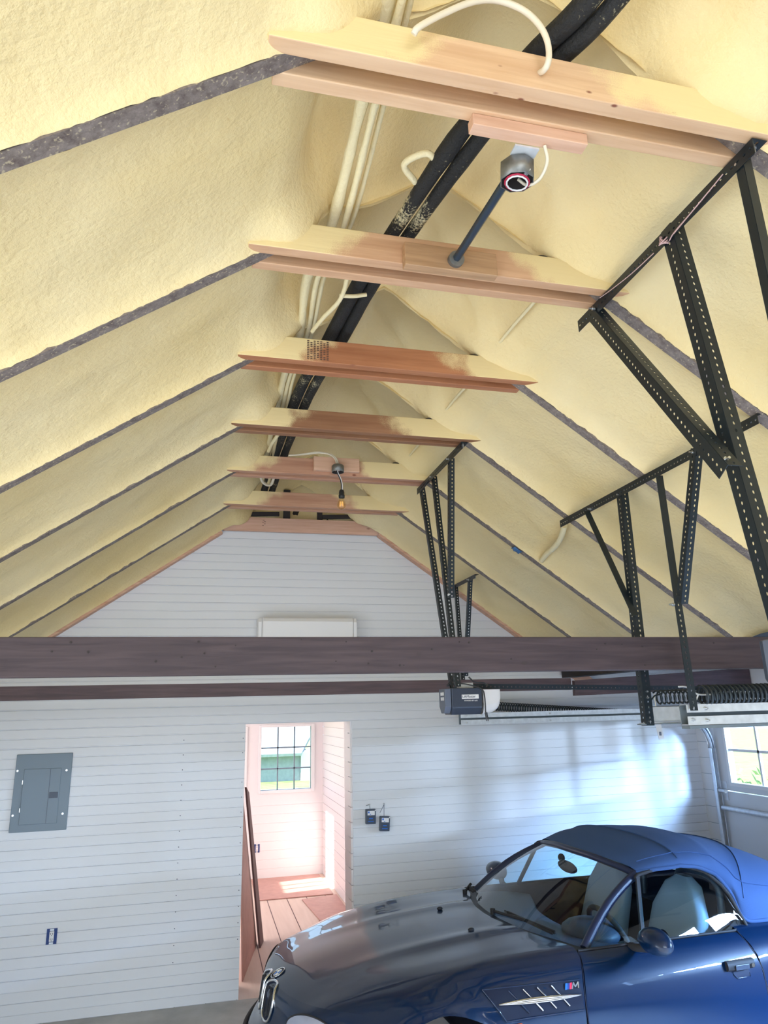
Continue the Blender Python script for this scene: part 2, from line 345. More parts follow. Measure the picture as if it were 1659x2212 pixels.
def text_mesh(s, size, m, name, parent, loc, xdir, ydir, extrude=0.0006, align='LEFT', squeeze=1.0):
    cu=bpy.data.curves.new('lettering','FONT'); cu.body=s; cu.size=size; cu.extrude=extrude; cu.align_x=align; cu.space_character=1.0
    to=bpy.data.objects.new('lettering',cu); COL.objects.link(to)
    dg=bpy.context.evaluated_depsgraph_get(); me=bpy.data.meshes.new_from_object(to.evaluated_get(dg))
    bpy.data.objects.remove(to); bpy.data.curves.remove(cu)
    X=Vector(xdir).normalized(); Yd=Vector(ydir).normalized(); Zd=X.cross(Yd); off=ORG[parent.name] if parent is not None else Vector((0,0,0))
    if parent is not None and parent.name in LOCALS: off=Vector((0,0,0))
    for v in me.vertices: c=v.co.copy(); v.co=Vector(loc)+X*c.x*squeeze+Yd*c.y+Zd*c.z-off
    me.materials.clear(); me.materials.append(m)
    o=bpy.data.objects.new(name,me); COL.objects.link(o); o.parent=parent; ORG[o.name]=off
    return o
LOCALS=set()
# ================================================================== setting
D = 6.303; XR = 4.70; XL = -2.35
def zl(x): return 3.65+0.7*(x-0.055)          # underside of the left rafters
def zr(x): return 3.673-0.7*(x-1.568)         # underside of the right rafters
RY = [1.433+0.818*k for k in range(-2,6)]     # rafter centre lines
struct(MB().box(XL-0.1,XR+0.1,-2.4,D,-0.08,0.0),'floor',MAT['floor'])
# far wall: horizontal beaded boards with a doorway
def beaded(x0f,x1f,z0,z1,y,pitch,hole=None,depth=(0.010,0.007),s=1):
    mb=MB(); lv=[]
    k=int(z0/pitch)
    while k*pitch < z1+pitch:
        d=depth[k%2]; z=k*pitch
        lv += [(z-0.0055,y),(z-0.003,y+s*d),(z+0.002,y+s*d),(z+0.0035,y-0.0008),(z+0.006,y)]; k+=1
    lv=[(z,yy) for z,yy in lv if z0<z<z1]; lv=[(z0,y)]+lv+[(z1,y)]
    if hole: lv+= [(hole[3],y)]
    lv.sort(key=lambda q:q[0])
    for (za,ya),(zb,yb) in zip(lv[:-1],lv[1:]):
        if zb-za<1e-5: continue
        rng=[(x0f(za),x1f(za),x0f(zb),x1f(zb))]
        if hole and zb<=hole[3]+1e-6: rng=[(x0f(za),hole[0],x0f(zb),hole[0]),(hole[1],x1f(za),hole[1],x1f(zb))]
        for a,b,c,d in rng:
            if b-a<1e-4 and d-c<1e-4: continue
            mb.add([(a,ya,za),(b,ya,za),(d,yb,zb),(c,yb,zb)],[(0,1,2,3)])
    return mb
fx0=lambda z: max(XL,0.055+(z-3.69)/0.7)
fx1=lambda z: XR if z<2.60 else min(3.62,1.568-(z-3.71)/0.7)
wb=beaded(fx0,fx1,0,3.72,D,0.0725,hole=(0.352,1.262,0,2.02))
# nail rows and the thickness of the wall round the doorway
for zz in range(15):
    z=0.30+zz*0.115
    for x,j in ((0.333,zz%2),(-0.145,1)):
        if j or zz%3: wb.add([(x+0.004*math.cos(a*1.047),D-0.0015,z+0.004*math.sin(a*1.047)) for a in range(6)],[tuple(range(6))],1)
for x,s in ((0.352,-1),(1.262,1)):
    wb.add([(x,D,0),(x,D+0.30,0),(x,D+0.30,2.02),(x,D,2.02)],[(0,1,2,3) if s<0 else (3,2,1,0)],0)
wb.add([(0.352,D,2.02),(1.262,D,2.02),(1.262,D+0.30,2.02),(0.352,D+0.30,2.02)],[(0,1,2,3)],0)
struct(wb,'wall_far',[MAT['white'],MAT['ink']])
# siding ends on the right-hand jamb of the doorway
j=MB()
for k in range(17): j.box(1.248,1.262,D+0.02,D+0.30,k*0.12+0.004,k*0.12+0.116)
struct(j,'trim_1',MAT['side_white'])
# gable end above the last collar tie
g=MB(); g.add([(-0.1,D+0.06,3.62),(1.75,D+0.06,3.62),(1.75,D+0.06,3.72),(0.81,D+0.06,4.36),(-0.1,D+0.06,3.72)],[(0,1,2,3,4)],0)
P=[]
for i in range(41):
    x=0.02+1.6*i/40; top=min(zl(x),zr(x))+0.14; r=[]
    for q in range(13):
        z=3.78+(top-3.78)*q/12; n1=noise.noise(V(x*4.2,z*5.0,3.3)); n2=noise.noise(V(x*11,z*11,8.1))
        r.append(V(x,D+0.035-0.075*n1-0.03*n2,z))
    P.append(r)
g.grid(P,1)
for x0,x1,z0,z1 in ((0.64,0.70,3.78,4.1),(0.955,1.0,3.78,4.05)): g.box(x0,x1,D-0.03,D+0.02,z0,z1,0)
for x0,x1,zz in ((0.22,0.60,3.845),(1.0,1.32,3.85)): g.bar((x0,D-0.03,zz),(x1,D-0.02,zz+0.02),0.03,0.035,mi=0)
struct(g,'gable_end',[MAT['dark_void'],MAT['foam']])
# right-hand wall round the two garage doors
DOORS=((3.29,6.03),(0.05,2.79))
w=MB()
w.box(XR,XR+0.14,6.03,D+0.02,0,2.5); w.box(XR,XR+0.14,2.79,3.29,0,2.5); w.box(XR,XR+0.14,-2.4,0.05,0,2.5)
for a,b in DOORS: w.box(XR,XR+0.14,a,b,2.10,2.5)
for a,b in DOORS:                                   # stop moulding
    w.box(XR-0.012,XR,b,b+0.055,0,2.16); w.box(XR-0.012,XR,a-0.055,a,0,2.16)
for k in range(1,17): w.box(XR-0.002,XR+0.001,6.09,6.30,k*0.145-0.0015,k*0.145+0.0015,1)
struct(w,'wall_right',[MAT['white_trim'],MAT['panel']])
w=MB(); w.box(XL-0.1,XL,2.7,D,0,2.1); w.box(XL-0.1,XL,-2.4,2.7,0,0.15); w.box(XL-0.1,XL,-2.4,2.7,1.95,2.1); w.box(XL-0.1,XL,-2.4,-1.2,0.15,1.95); struct(w,'wall_left',MAT['white'])  # unseen opening made up in this wall to let sun reach the floor
w=MB(); w.box(1.5,XR,-2.3,-2.2,0,2.45); w.box(XL,1.5,-2.3,-2.2,2.2,2.45); w.add([(XL,-2.25,2.0),(-0.9,-2.25,2.4),(-0.9,-2.25,3.05),(XL,-2.25,2.1)],[(0,1,2,3)]); w.add([(2.5,-2.25,2.4),(3.6,-2.25,2.4),(3.4,-2.25,2.5),(2.5,-2.25,3.1)],[(0,1,2,3)])  # unseen wall, dark for the car's reflections, openings made up for the fill lamps
struct(w,'wall_back',MAT['back_wall'])
# sectional garage doors with glazed top section
for n,(a,b) in enumerate(DOORS):
    wins=[(b-0.17-0.733-0.8335*q,b-0.17-0.8335*q) for q in range(3)]
    dm=MB(); x0,x1=XR-0.02,XR+0.03
    for z0,z1 in ((0.01,0.66),(0.67,1.315)): dm.box(x0,x1,a+0.01,b-0.01,z0,z1)
    zb,zt=1.40,1.96
    dm.box(x0,x1,a+0.01,b-0.01,1.325,zb); dm.box(x0,x1,a+0.01,b-0.01,zt,2.09)
    ys=sorted([a+0.01,b-0.01]+[q for wq in wins for q in wq])
    for y0,y1 in zip(ys[0::2],ys[1::2]): dm.box(x0,x1,y0,y1,zb,zt)
    root=struct(dm,'door_%d'%(n+1),MAT['door_white'])
    for y0,y1 in wins:
        f=MB(); c=x0-0.012
        for q0,q1,z0,z1 in ((y0-0.03,y0,zb-0.03,zt+0.03),(y1,y1+0.03,zb-0.03,zt+0.03),(y0,y1,zb-0.03,zb),(y0,y1,zt,zt+0.03)): f.box(c,x0,q0,q1,z0,z1)
        nc=2
        for i in range(1,nc): yy=y0+(y1-y0)*i/nc; f.box(x0+0.008,x0+0.03,yy-0.011,yy+0.011,zb,zt)
        f.box(x0+0.008,x0+0.03,y0,y1,(zb+zt)/2-0.011,(zb+zt)/2+0.011)
        fr=f.build('window_frame',MAT['white_trim'],root)
        p=MB(); p.add([(x0+0.02,y0,zb),(x0+0.02,y1,zb),(x0+0.02,y1,zt),(x0+0.02,y0,zt)],[(0,1,2,3)]); p.build('pane',MAT['pane'],fr); ORG[fr.name]=ORG[root.name]
    st=MB(); st.tube([(x0-0.03,a+0.03,1.175),(x0-0.03,b-0.03,1.175)],0.022,10); st.build('strut',MAT['galv'],root)
    for yy in (b-0.05,):
        h=MB(); h.box(x0-0.006,x0,yy-0.04,yy+0.03,1.24,1.40); h.cyl((x0-0.03,yy-0.05,1.32),(x0-0.03,yy+0.05,1.32),0.018,10); h.build('roller_hinge',MAT['galv'],root)
# ---------------------------------------------------------------- side room beyond the doorway
YB=10.40; XS=1.66; XSL=-1.3
struct(MB().box(XSL,XS+0.1,D,YB+0.1,-0.08,0.0),'side_room_floor',MAT['planks'])
pl=MB()
for x in (-0.35,-0.12,0.11,0.34,0.585,0.815,1.045,1.275,1.50): pl.box(x-0.004,x+0.004,D+0.002,YB,0.0,0.0012)
struct(pl,'trim_2',MAT['hard_d'])
W1=(0.80,1.49,1.09,1.915); W2=(-0.13,0.56,1.09,1.90)
sw=MB(); xs=sorted([XSL,XS]+[W1[0],W1[1],W2[0],W2[1]])
def boards(mb,p,q,z0,z1,y,pitch=0.112):
    k=int(z0/pitch)
    lv=[z0]+[k2*pitch+o for k2 in range(k,int(z1/pitch)+2) for o in (-0.004,0,0.004) if z0<k2*pitch+o<z1]+[z1]
    for a,b in zip(lv[:-1],lv[1:]):
        da=0.005 if abs(a/pitch-round(a/pitch))<1e-4 else 0; db=0.005 if abs(b/pitch-round(b/pitch))<1e-4 else 0
        mb.add([(p,y+da,a),(q,y+da,a),(q,y+db,b),(p,y+db,b)],[(0,1,2,3)])
boards(sw,XSL,XS,0,0.95,YB)
sw.box(XSL,XS,YB-0.004,YB+0.1,0.95,1.09); sw.box(XSL,XS,YB-0.004,YB+0.1,1.915,2.40)
for a,b in ((XSL,W2[0]),(W2[1],W1[0]),(W1[1],XS)): sw.box(a,b,YB-0.004,YB+0.1,1.09,1.915)
struct(sw,'side_room_wall_far',MAT['side_white'])
sw=MB()
for k in range(21): sw.box(XS,XS+0.06,D+0.30,YB,k*0.112+0.003,k*0.112+0.109)
sw.box(XS+0.01,XS+0.06,D+0.28,YB,0,2.4); sw.box(1.25,XS+0.06,D+0.14,D+0.30,0,2.4)
struct(sw,'side_room_wall_right',MAT['side_white'])
sw=MB(); sw.box(XSL-0.06,XSL,D+0.14,YB,0,0.9); sw.box(XSL-0.06,XSL,D+0.14,YB,1.95,2.4); sw.box(XSL-0.06,XSL,D+0.14,9.10,0.9,1.95); sw.box(XSL-0.06,XSL,9.72,YB,0.9,1.95)
for z in (1.20,1.50,1.75): sw.box(XSL-0.03,XSL-0.01,9.1,9.72,z-0.016,z+0.016)
for y in (9.30,9.50): sw.box(XSL-0.03,XSL-0.01,y-0.014,y+0.014,0.9,1.95)
sw.box(XSL,0.352,D+0.14,D+0.30,0,2.4)
struct(sw,'side_room_wall_left',MAT['side_white'])
struct(MB().box(XSL-0.06,XS+0.1,D+0.02,YB+0.1,2.36,2.46),'side_room_ceiling',MAT['side_white'])
for n,(x0,x1,z0,z1) in enumerate((W1,W2)):
    f=MB()
    for a,b,c,d in ((x0-0.035,x0,z0-0.035,z1+0.035),(x1,x1+0.05,z0-0.035,z1+0.035),(x0,x1,z0-0.04,z0),(x0,x1,z1,z1+0.035)): f.box(a,b,YB-0.03,YB+0.05,c,d)
    root=struct(f,'window_%d'%(n+1),MAT['white_trim'],bevel=0.004)
    m=MB()
    for i in (1,2):
        xx=x0+(x1-x0)*i/3; m.box(xx-0.009,xx+0.009,YB+0.005,YB+0.03,z0,z1); zz=z0+(z1-z0)*i/3; m.box(x0,x1,YB+0.005,YB+0.03,zz-0.009,zz+0.009)
    m.build('muntins',MAT['panel'],root)
    MB().add([(x0,YB+0.02,z0),(x1,YB+0.02,z0),(x1,YB+0.02,z1),(x0,YB+0.02,z1)],[(0,1,2,3)]).build('pane',MAT['pane'],root)
# ================================================================== roof
CEIL=MB()
path=[]
def lerp(a,b,t): return a+(b-a)*t
key=[((-2.42,zl(-2.42)),120,(0.573,-0.819)),((0.22,zl(0.22)),16,(0.573,-0.819)),((0.81,4.19),16,(0.0,-1.0)),((1.42,zr(1.42)),105,(-0.573,-0.819)),((3.30,zr(3.30)),0,(-0.573,-0.819))]
for (p,n,na),(q,_,nb) in zip(key[:-1],key[1:]):
    for i in range(n):
        t=i/n; tn=t*t*(3-2*t); path.append((lerp(p[0],q[0],t),lerp(p[1],q[1],t),lerp(na[0],nb[0],tn),lerp(na[1],nb[1],tn)))
path.append((3.30,zr(3.30),-0.573,-0.819))
def sstep(a,b,x): t=min(1,max(0,(x-a)/(b-a))); return t*t*(3-2*t)
bounds=[-2.2]+RY[2:]+[D+0.01]
for bi in range(len(bounds)-1):
    ya,yb=bounds[bi],bounds[bi+1]
    y0=ya+(0.0275 if bi else 0); y1=yb-(0.0275 if bi<len(bounds)-2 else 0.094)
    far=False; nu=90 if bi<1 else 34; P=[]
    for i in range(nu+1):
        t=i/nu
        if not far: t=0.5-0.5*math.cos(math.pi*t); t=0.55*t+0.45*i/nu
        row=[]
        for jx,(x,z,nx,nz) in enumerate(path):
            cav=sstep(0.20,0.42,x)*(1-sstep(1.16,1.48,x))
            jit=0.006*noise.noise(V(x*14,ya*5,1.3))+0.006*noise.noise(V(x*45,ya*5,7.7))
            jit2=0.008*noise.noise(V(x*14,yb*5,4.1))+0.009*noise.noise(V(x*45,yb*5,9.7))
            ye0=y0+jit-0.035*cav; ye1=y1+jit2+(0.035 if bi<len(bounds)-2 else 0.10)*cav
            y=ye0+(ye1-ye0)*t
            d0=(ye1-ye0)*t; d1=(ye1-ye0)*(1-t)
            e=max(0.5*math.exp(-d0/0.03)+0.5*math.exp(-(d0/0.11)**2), 0.5*math.exp(-d1/0.03)+0.5*math.exp(-(d1/0.16)**2))
            q=V(x*1.3,y*1.9,bi*3.1)
            big=noise.noise(q)*0.5+0.5; mid=noise.noise(q*3.3); fine=noise.noise(V(x*14,y*14,bi))
            amp=1.0 if x<1.4 else 1.35
            rec=(0.060+0.030*big*amp+0.010*mid*amp)*(1-e)+0.003*fine*(1-e*0.7)+0.002*e
            if x>1.5: rec+=0.016*math.sin(x*5.2+2.5*noise.noise(V(x*.8,y*1.2,5)))*(1-e)
            # deeper pocket along the left of the ridge space, ridge seams over it
            rec+=cav*(0.05*(1-e*0.8)+0.030*noise.noise(V(x*3.2,y*2.2,2.0))-0.012*math.exp(-((x-0.80)/0.03)**2)-0.02*e)
            rec+=0.10*math.exp(-((x-0.40)/0.075)**2)*(0.6+0.4*math.sin(math.pi*t))
            # diagonal seam where two passes of foam met
            s1=(x-0.85)-(t-0.30)*0.75; s2=(x-1.45)+(t-0.25)*0.55
            rec-=cav*0.035*math.exp(-(s1/0.035)**2)*sstep(0.2,0.5,t)
            rec+=0.012*math.exp(-(s2/0.05)**2)*cav
            # fillet where foam laps on to the collar tie
            lap=sstep(0.09,0.24,x)*(1-sstep(0.36,0.54,x))+sstep(1.12,1.28,x)*(1-sstep(1.38,1.56,x))
            rec-=0.075*lap*math.exp(-(max(0.0,d1-0.046)/0.075)**2)*(1+0.4*mid)*(1-0.75*math.exp(-(d1/0.02)**2))
            row.append(V(x-nx*rec,y,z-nz*rec))
        P.append(row)
    CEIL.grid(P,0,True)
CEIL.add([(-2.6,-2.4,2.05),(-2.6,D+0.1,2.05),(0.81,D+0.1,4.46),(0.81,-2.4,4.46),(3.6,-2.4,2.62),(3.6,D+0.1,2.62),(4.95,-2.4,2.42),(4.95,D+0.1,2.42)],[(0,1,2,3),(3,2,5,4),(4,5,7,6)],1)
for k_,(hx_,hz_) in enumerate(((1.235,3.822),(1.255,3.822),(1.275,3.822),(1.28,3.822))):
    CEIL.ball((hx_,RY[3+k_]-0.050,hz_-0.004),0.034,0.020,0.016,12,8,1)      # dark balls painting the shade of little voids in the foam over the ties
struct(CEIL,'ceiling',[MAT['foam'],MAT['dark_void']])
# rafters
ORD=['nearest the camera','second from the camera','third from the camera','fourth from the camera','fifth from the camera','sixth from the camera']
nv=(0.573,-0.819)
for k,y in enumerate(RY):
    vis=k>=2
    if not vis: continue
    for side in ('left','right'):
        mb=MB()
        if side=='left': p0=V(-2.38,y,zl(-2.38)); p1=V(0.30,y,zl(0.30)); n=V(-0.573,0,0.819)
        else: p0=V(1.33,y,zr(1.33)); p1=V(3.30 if k!=5 else 3.24,y,zr(3.30 if k!=5 else 3.24)); n=V(0.573,0,0.819)
        mb.bar(p0+n*0.062,p1+n*0.062,0.056,0.124,up=n)
        if vis:
            tie=['a spray-dusted collar tie','the tie with the dark brace bar','the tie with the stamped grid','the tie at the far bracket start','the tie with the hanging bulb','the tie just beyond the bulb'][k-2]
            lab='weathered grey roof rafter on the %s slope, %s'%(side,ORD[k-2])
        else: lab='weathered grey roof rafter on the %s slope, overhead of the camera'%side
        tag(mb.build('roof_rafter',MAT['old_wood']),lab,'rafter','roof rafters')
for side in ('left','right'):
    mb=MB(); y=D-0.042
    if side=='left': p0=V(-2.38,y,zl(-2.38)-0.022); p1=V(0.10,y,zl(0.10)-0.022); n=V(-0.573,0,0.819)
    else: p0=V(1.52,y,zr(1.52)-0.022); p1=V(3.60,y,zr(3.60)-0.022); n=V(0.573,0,0.819)
    mb.bar(p0+n*0.045,p1+n*0.045,0.080,0.09,up=n)
    o=tag(mb.build('gable_rafter',MAT['trim_wood']),'new pinkish rafter against the white gable boards, %s slope'%side,'rafter','gable rafters')
# collar ties
bare=[(0.785,0.37),(0.81,0.42),(0.80,0.40),(0.76,0.36),(0.71,0.40),(0.75,0.36)]
tone=[((0.62,0.38,0.22),(0.74,0.50,0.31)),((0.52,0.29,0.16),(0.66,0.40,0.24)),((0.34,0.125,0.052),(0.46,0.19,0.085)),((0.24,0.105,0.048),(0.33,0.155,0.075)),((0.42,0.20,0.12),(0.55,0.30,0.19)),((0.45,0.22,0.13),(0.58,0.33,0.21))]
tlab=['pale new double collar tie with knots, nearest of the row','tan double collar tie with a wood block on its front face','reddish double collar tie with a stamped ink grid','brown double collar tie where the middle black hanger bracket starts','double collar tie with wood block and hanging light bulb','last double collar tie before the wall, behind the light bulb']
TIES=[]
for k in range(6):
    r=RY[k+2]; t=thing('collar_tie',(0.83,r,3.70),tlab[k],'beam','collar ties'); TIES.append(t)
    m=woodmat('tie_lumber_%s'%'abcdef'[k],tone[k][0],tone[k][1],'X',0.9,0.6,knots=(0.13*k+0.2,(0.22,0.07,0.035),3.4 if k==0 else 2.2),foam=(bare[k][0]-0.83,bare[k][1],k*3.7))
    MB().box(0.085,1.60,r-0.073,r-0.027,3.70,3.818).build('plank',m,t,bevel=0.003)
    m2=woodmat('tie_rear_lumber_%s'%'abcdef'[k],tone[k][0],tone[k][1],'X',0.9,0.6)
    MB().box(0.105,1.535,r+0.027,r+0.071,3.70,3.818).build('plank',m2,t,bevel=0.003)
e=tag(MB().box(0.10,1.56,D-0.058,D-0.02,3.690,3.815).build('collar_tie',woodmat('end_tie_lumber',(0.62,0.36,0.25),(0.74,0.47,0.36),'X',1.0,0.6,knots=(0.6,(0.25,0.09,0.05)))),'single pink-toned collar tie fixed along the top of the white gable wall','beam','collar ties')
s=MB()
for i,(x,z) in enumerate(((0.445,3.74),(0.46,3.755),(0.445,3.77),(0.462,3.775),(0.45,3.79))): s.box(x,x+0.016,D-0.0595,D-0.058,z,z+0.004)
s.build('ink_stamp',MAT['stamp'],e)
# ink stamps on the second and third tie
s=MB(); r=RY[4]
for i in range(7):
    for q in range(11):
        if (i*q+i)%4!=3: s.box(0.405+i*0.0155,0.415+i*0.0155,r-0.0745,r-0.073,3.712+q*0.0092,3.712+q*0.0092+0.0045)
s.build('ink_stamp',MAT['stamp'],TIES[2])
r=RY[3]
for x in (0.345,0.585):
    s=MB()
    for a,b,c,d in ((0,0.055,0,0.003),(0,0.055,0.035,0.038),(0,0.003,0,0.038),(0.052,0.055,0,0.038)): s.box(x+a,x+b,r+0.0255,r+0.027,3.745+c,3.745+d)
    for q in range(3): s.box(x+0.01+q*0.014,x+0.019+q*0.014,r+0.0255,r+0.027,3.757,3.770)
    s.build('ink_stamp',MAT['stamp'],TIES[1])
# beams across the garage at plate height
b=MB().box(XL+0.02,4.66,3.08,3.13,2.263,2.421)
near=tag(b.build('ceiling_beam',MAT['beam_wood'],bevel=0.004),'wide dark brown beam crossing the whole garage below the white gable','beam')
nl=MB(); rnd=random.Random(4)
for i in range(26):
    x=rnd.uniform(-0.75,2.6); z=rnd.uniform(2.285,2.41); nl.cyl((x,3.0765,z),(x,3.081,z),rnd.choice((0.003,0.004,0.005)),8)
nl.build('nail_holes',MAT['dark_void'],near)
b=MB().box(XL+0.02,2.97,5.50,5.555,2.232,2.328)
tag(b.build('ceiling_joist',MAT['beam_lower'],bevel=0.003),'narrow dark brown joist below and behind the wide beam','beam')
b=MB().prism([(2.965,5.44,2.183),(4.69,5.44,2.222),(4.69,5.44,2.39),(2.97,5.44,2.305)],(0,0.045,0))
tag(b.build('ceiling_joist',MAT['beam_lower'],bevel=0.003),'tapered dark brown board behind the black springs, running to the right wall','beam')
b=MB().box(3.28,3.42,-2.1,D-0.06,2.36,2.47); tag(b.build('eave_plate',MAT['dark_void']),'dark timber plate along the foot of the right roof slope','beam')
# ================================================================== slotted steel hangers
def strip(mb,p0,p1,wd,w,pitch=0.0255,ph=0.0,hole=(0.0062,0.0046),mi=0):
    p0,p1,wd=Vector(p0),Vector(p1),Vector(wd).normalized(); L=(p1-p0).length; d=(p1-p0)/L
    wd=(wd-d*wd.dot(d)).normalized(); n=max(1,round(L/pitch)); c=L/n
    for i in range(n):
        o=p0+d*(c*i); cx=c*0.5; cy=w*(0.52+ph)
        out=[(0,0),(c/2,0),(c,0),(c,w/2),(c,w),(c/2,w),(0,w),(0,w/2)]
        inn=[(cx+hole[0]*math.cos(a),cy+hole[1]*math.sin(a)) for a in [math.radians(q) for q in (225,270,315,0,45,90,135,180)]]
        vs=[o+d*x+wd*y for x,y in out+inn]
        mb.add(vs,[(k,(k+1)%8,8+(k+1)%8,8+k) for k in range(8)],mi)
def angle(name,parent,p0,p1,wa,wb,w=0.052,mt='black_steel',holes=(True,True)):
    mb=MB()
    for wd,h in ((wa,holes[0]),(wb,holes[1])):
        if h: strip(mb,p0,p1,wd,w)
        else:
            a,b,q=Vector(p0),Vector(p1),Vector(wd).normalized()*w; mb.add([a,b,b+q,a+q],[(0,1,2,3)])
    return mb.build(name,MAT[mt],parent,solid=0.0026)
def bolts(parent,*pts):
    for p,d in pts:
        p=Vector(p); d=Vector(d).normalized(); m=MB(); m.cyl(p-d*0.004,p+d*0.007,0.0085,6); m.cyl(p+d*0.005,p+d*0.022,0.0045,8); m.build('bolt',MAT['bolt'],parent)
X,Y,Z=V(1,0,0),V(0,1,0),V(0,0,1)
# near bracket under the first two ties
A=thing('opener_hanger_bracket',(1.50,1.80,3.69),'large black slotted steel bracket bolted under the two nearest collar ties','bracket','slotted steel hanger brackets')
angle('rail',A,(1.49,1.375,3.693),(1.49,2.405,3.693),X,-Z)
angle('post',A,(1.492,1.765,3.70),(1.610,1.700,2.27),X,Y)
angle('strap',A,(1.492,1.425,3.69),(1.55,1.452,2.27),Y,X,w=0.030,holes=(False,False))
angle('diagonal_brace',A,(1.484,2.275,3.68),(1.488,1.680,2.785),X,-Z)
bolts(A,((1.515,1.40,3.69),-Z),((1.51,1.45,3.665),-X),((1.48,2.262,3.665),-X),((1.497,1.70,2.81),-Y),((1.51,2.36,3.69),-Z))
# middle bracket along the right slope
B=thing('track_hanger_bracket',(2.17,3.10,3.24),'long black slotted steel bracket along the right roof slope with two V braces','bracket','slotted steel hanger brackets')
angle('rail',B,(2.163,2.235,3.245),(2.163,3.955,3.245),X,-Z,w=0.044)
angle('post',B,(2.168,3.262,3.225),(2.155,3.262,2.000),X,Y,w=0.044)
m_=MB(); strip(m_,(2.168,2.936,2.62),(2.168,2.925,2.070),X,0.040); m_.add([(2.168,2.945,3.215),(2.208,2.945,3.215),(2.208,2.936,2.62),(2.168,2.936,2.62)],[(0,1,2,3)]); m_.build('strap',MAT['black_steel'],B,solid=0.0026)
angle('diagonal_brace',B,(2.160,3.585,3.205),(2.166,3.235,2.545),Y,-X,w=0.038,holes=(False,False))
angle('diagonal_brace',B,(2.160,2.615,3.235),(2.166,2.885,2.555),X,Y,w=0.038)
bolts(B,((2.175,3.28,3.215),-X),((2.16,3.57,3.215),-X),((2.16,2.64,3.225),-X),((2.165,3.27,2.56),-X),((2.18,2.29,3.235),-Z),((2.18,3.10,3.235),-Z),((2.165,2.94,2.56),-X),((2.175,3.27,2.135),-Y),((2.175,3.27,2.165),-Y),((2.17,3.27,2.02),-Y))
# far bracket under ties four and five, carrying the motor unit
Cc=thing('opener_hanger_bracket',(1.49,4.30,3.69),'black slotted steel bracket under the fourth and fifth ties, holding the boxy motor','bracket','slotted steel hanger brackets')
angle('rail',Cc,(1.48,3.845,3.693),(1.48,4.81,3.693),X,-Z,w=0.046)
angle('post',Cc,(1.482,4.735,3.69),(1.60,4.60,2.235),X,Y,w=0.034,holes=(True,False))
angle('post',Cc,(1.49,4.095,3.68),(1.50,4.265,2.790),X,Y,w=0.034)
angle('post',Cc,(1.492,4.468,3.68),(1.505,4.235,2.235),X,Y,w=0.032)
bolts(Cc,((1.50,3.87,3.69),-Z),((1.50,4.74,3.69),-Z),((1.485,4.09,3.67),-X),((1.488,4.46,3.67),-X),((1.498,4.27,2.81),-Y))
# small bracket nearest the wall
Dd=thing('track_hanger_bracket',(2.23,5.95,3.20),'small black slotted steel bracket nearest the white wall, low on the right slope','bracket','slotted steel hanger brackets')
angle('rail',Dd,(2.222,5.625,3.215),(2.222,6.235,3.215),X,-Z,w=0.034)
angle('post',Dd,(2.224,5.775,3.205),(2.226,6.03,2.38),X,Y,w=0.034,holes=(True,False))
angle('post',Dd,(2.214,6.125,3.205),(2.214,6.05,2.045),X,Y,w=0.030,holes=(True,False))
bolts(Dd,((2.235,5.66,3.20),-Z),((2.222,5.78,3.195),-X))
# pale string tied round the near bracket
s=MB()
s.tube(spline([(1.486,1.50,3.672),(1.484,1.62,3.655),(1.484,1.74,3.645),(1.486,1.775,3.635)],6),0.0022,5); s.tube(spline([(1.488,1.505,3.673),(1.480,1.63,3.650),(1.482,1.745,3.64)],6),0.0022,5)
for q in range(4):
    a=q*0.9; s.tube([(1.487+0.014*math.cos(t*0.7+a)*(1+.2*q),1.80+0.013*math.sin(t*0.7+a),3.655+0.022*math.sin(t*0.7+a*1.6)) for t in range(9)],0.0025,5,closed=True)
s.tube(spline([(1.484,1.86,3.645),(1.482,2.0,3.652),(1.482,2.14,3.672),(1.486,2.22,3.69)],6),0.0018,5)
tag(s.build('string',MAT['string']),'pale string knotted round the large near slotted bracket','string')
s=MB(); s.tube(spline([(1.478,4.52,3.665),(1.470,4.60,3.65),(1.478,4.68,3.645)],6),0.004,5)
s.tube([(1.482+0.018*math.cos(t*.7),4.66+0.03*math.cos(t*.7),3.61+0.035*math.sin(t*.7)) for t in range(9)],0.004,5,closed=True)
tag(s.build('cord',MAT['blk']),'dark cord looped under the bracket beside the hanging bulb','cord')
# ================================================================== door tracks and springs
def cchan(mb,x0,x1,y,z0,z1,face,mi=0,md=1):
    """C-shaped door track, its slot facing 'face' (-1 = towards the camera)"""
    h=(z1-z0); t=0.0025; d=0.05
    yb=y+(-face)*d
    ya,yb=(y,yb) if y<yb else (yb,y)
    mb.box(x0,x1,ya,yb,z1-t,z1,mi); mb.box(x0,x1,ya,yb,z0,z0+t,mi)
    back=yb if face<0 else ya
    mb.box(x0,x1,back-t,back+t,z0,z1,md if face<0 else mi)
    fr=y
    mb.box(x0,x1,fr-t/2,fr+t/2,z1-h*0.40,z1,mi); mb.box(x0,x1,fr-t/2,fr+t/2,z0,z0+h*0.42,mi)
T1=thing('garage_door_track',(2.20,6.0,1.98),'long galvanized track by the white wall, curving down beside the glazed garage door','door track','galvanized door tracks')
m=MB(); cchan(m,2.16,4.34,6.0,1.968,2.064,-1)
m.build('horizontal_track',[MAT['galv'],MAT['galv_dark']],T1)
m=MB()
cx,cz,R=4.33,1.70,0.33; arc=[]
for i in range(13):
    a=math.radians(90-90*i/12); arc.append((cx+R*math.cos(a),cz+R*math.sin(a)-0.012))
for o,w_,mi in ((0.0,0.034,0),(-0.030,0.010,0)):
    P=[[V(x+o*math.cos(math.radians(90-90*i/12)),yy,z+o*math.sin(math.radians(90-90*i/12))) for yy in (6.0,6.05)] for i,(x,z) in enumerate(arc)]
    m.grid(P,0)
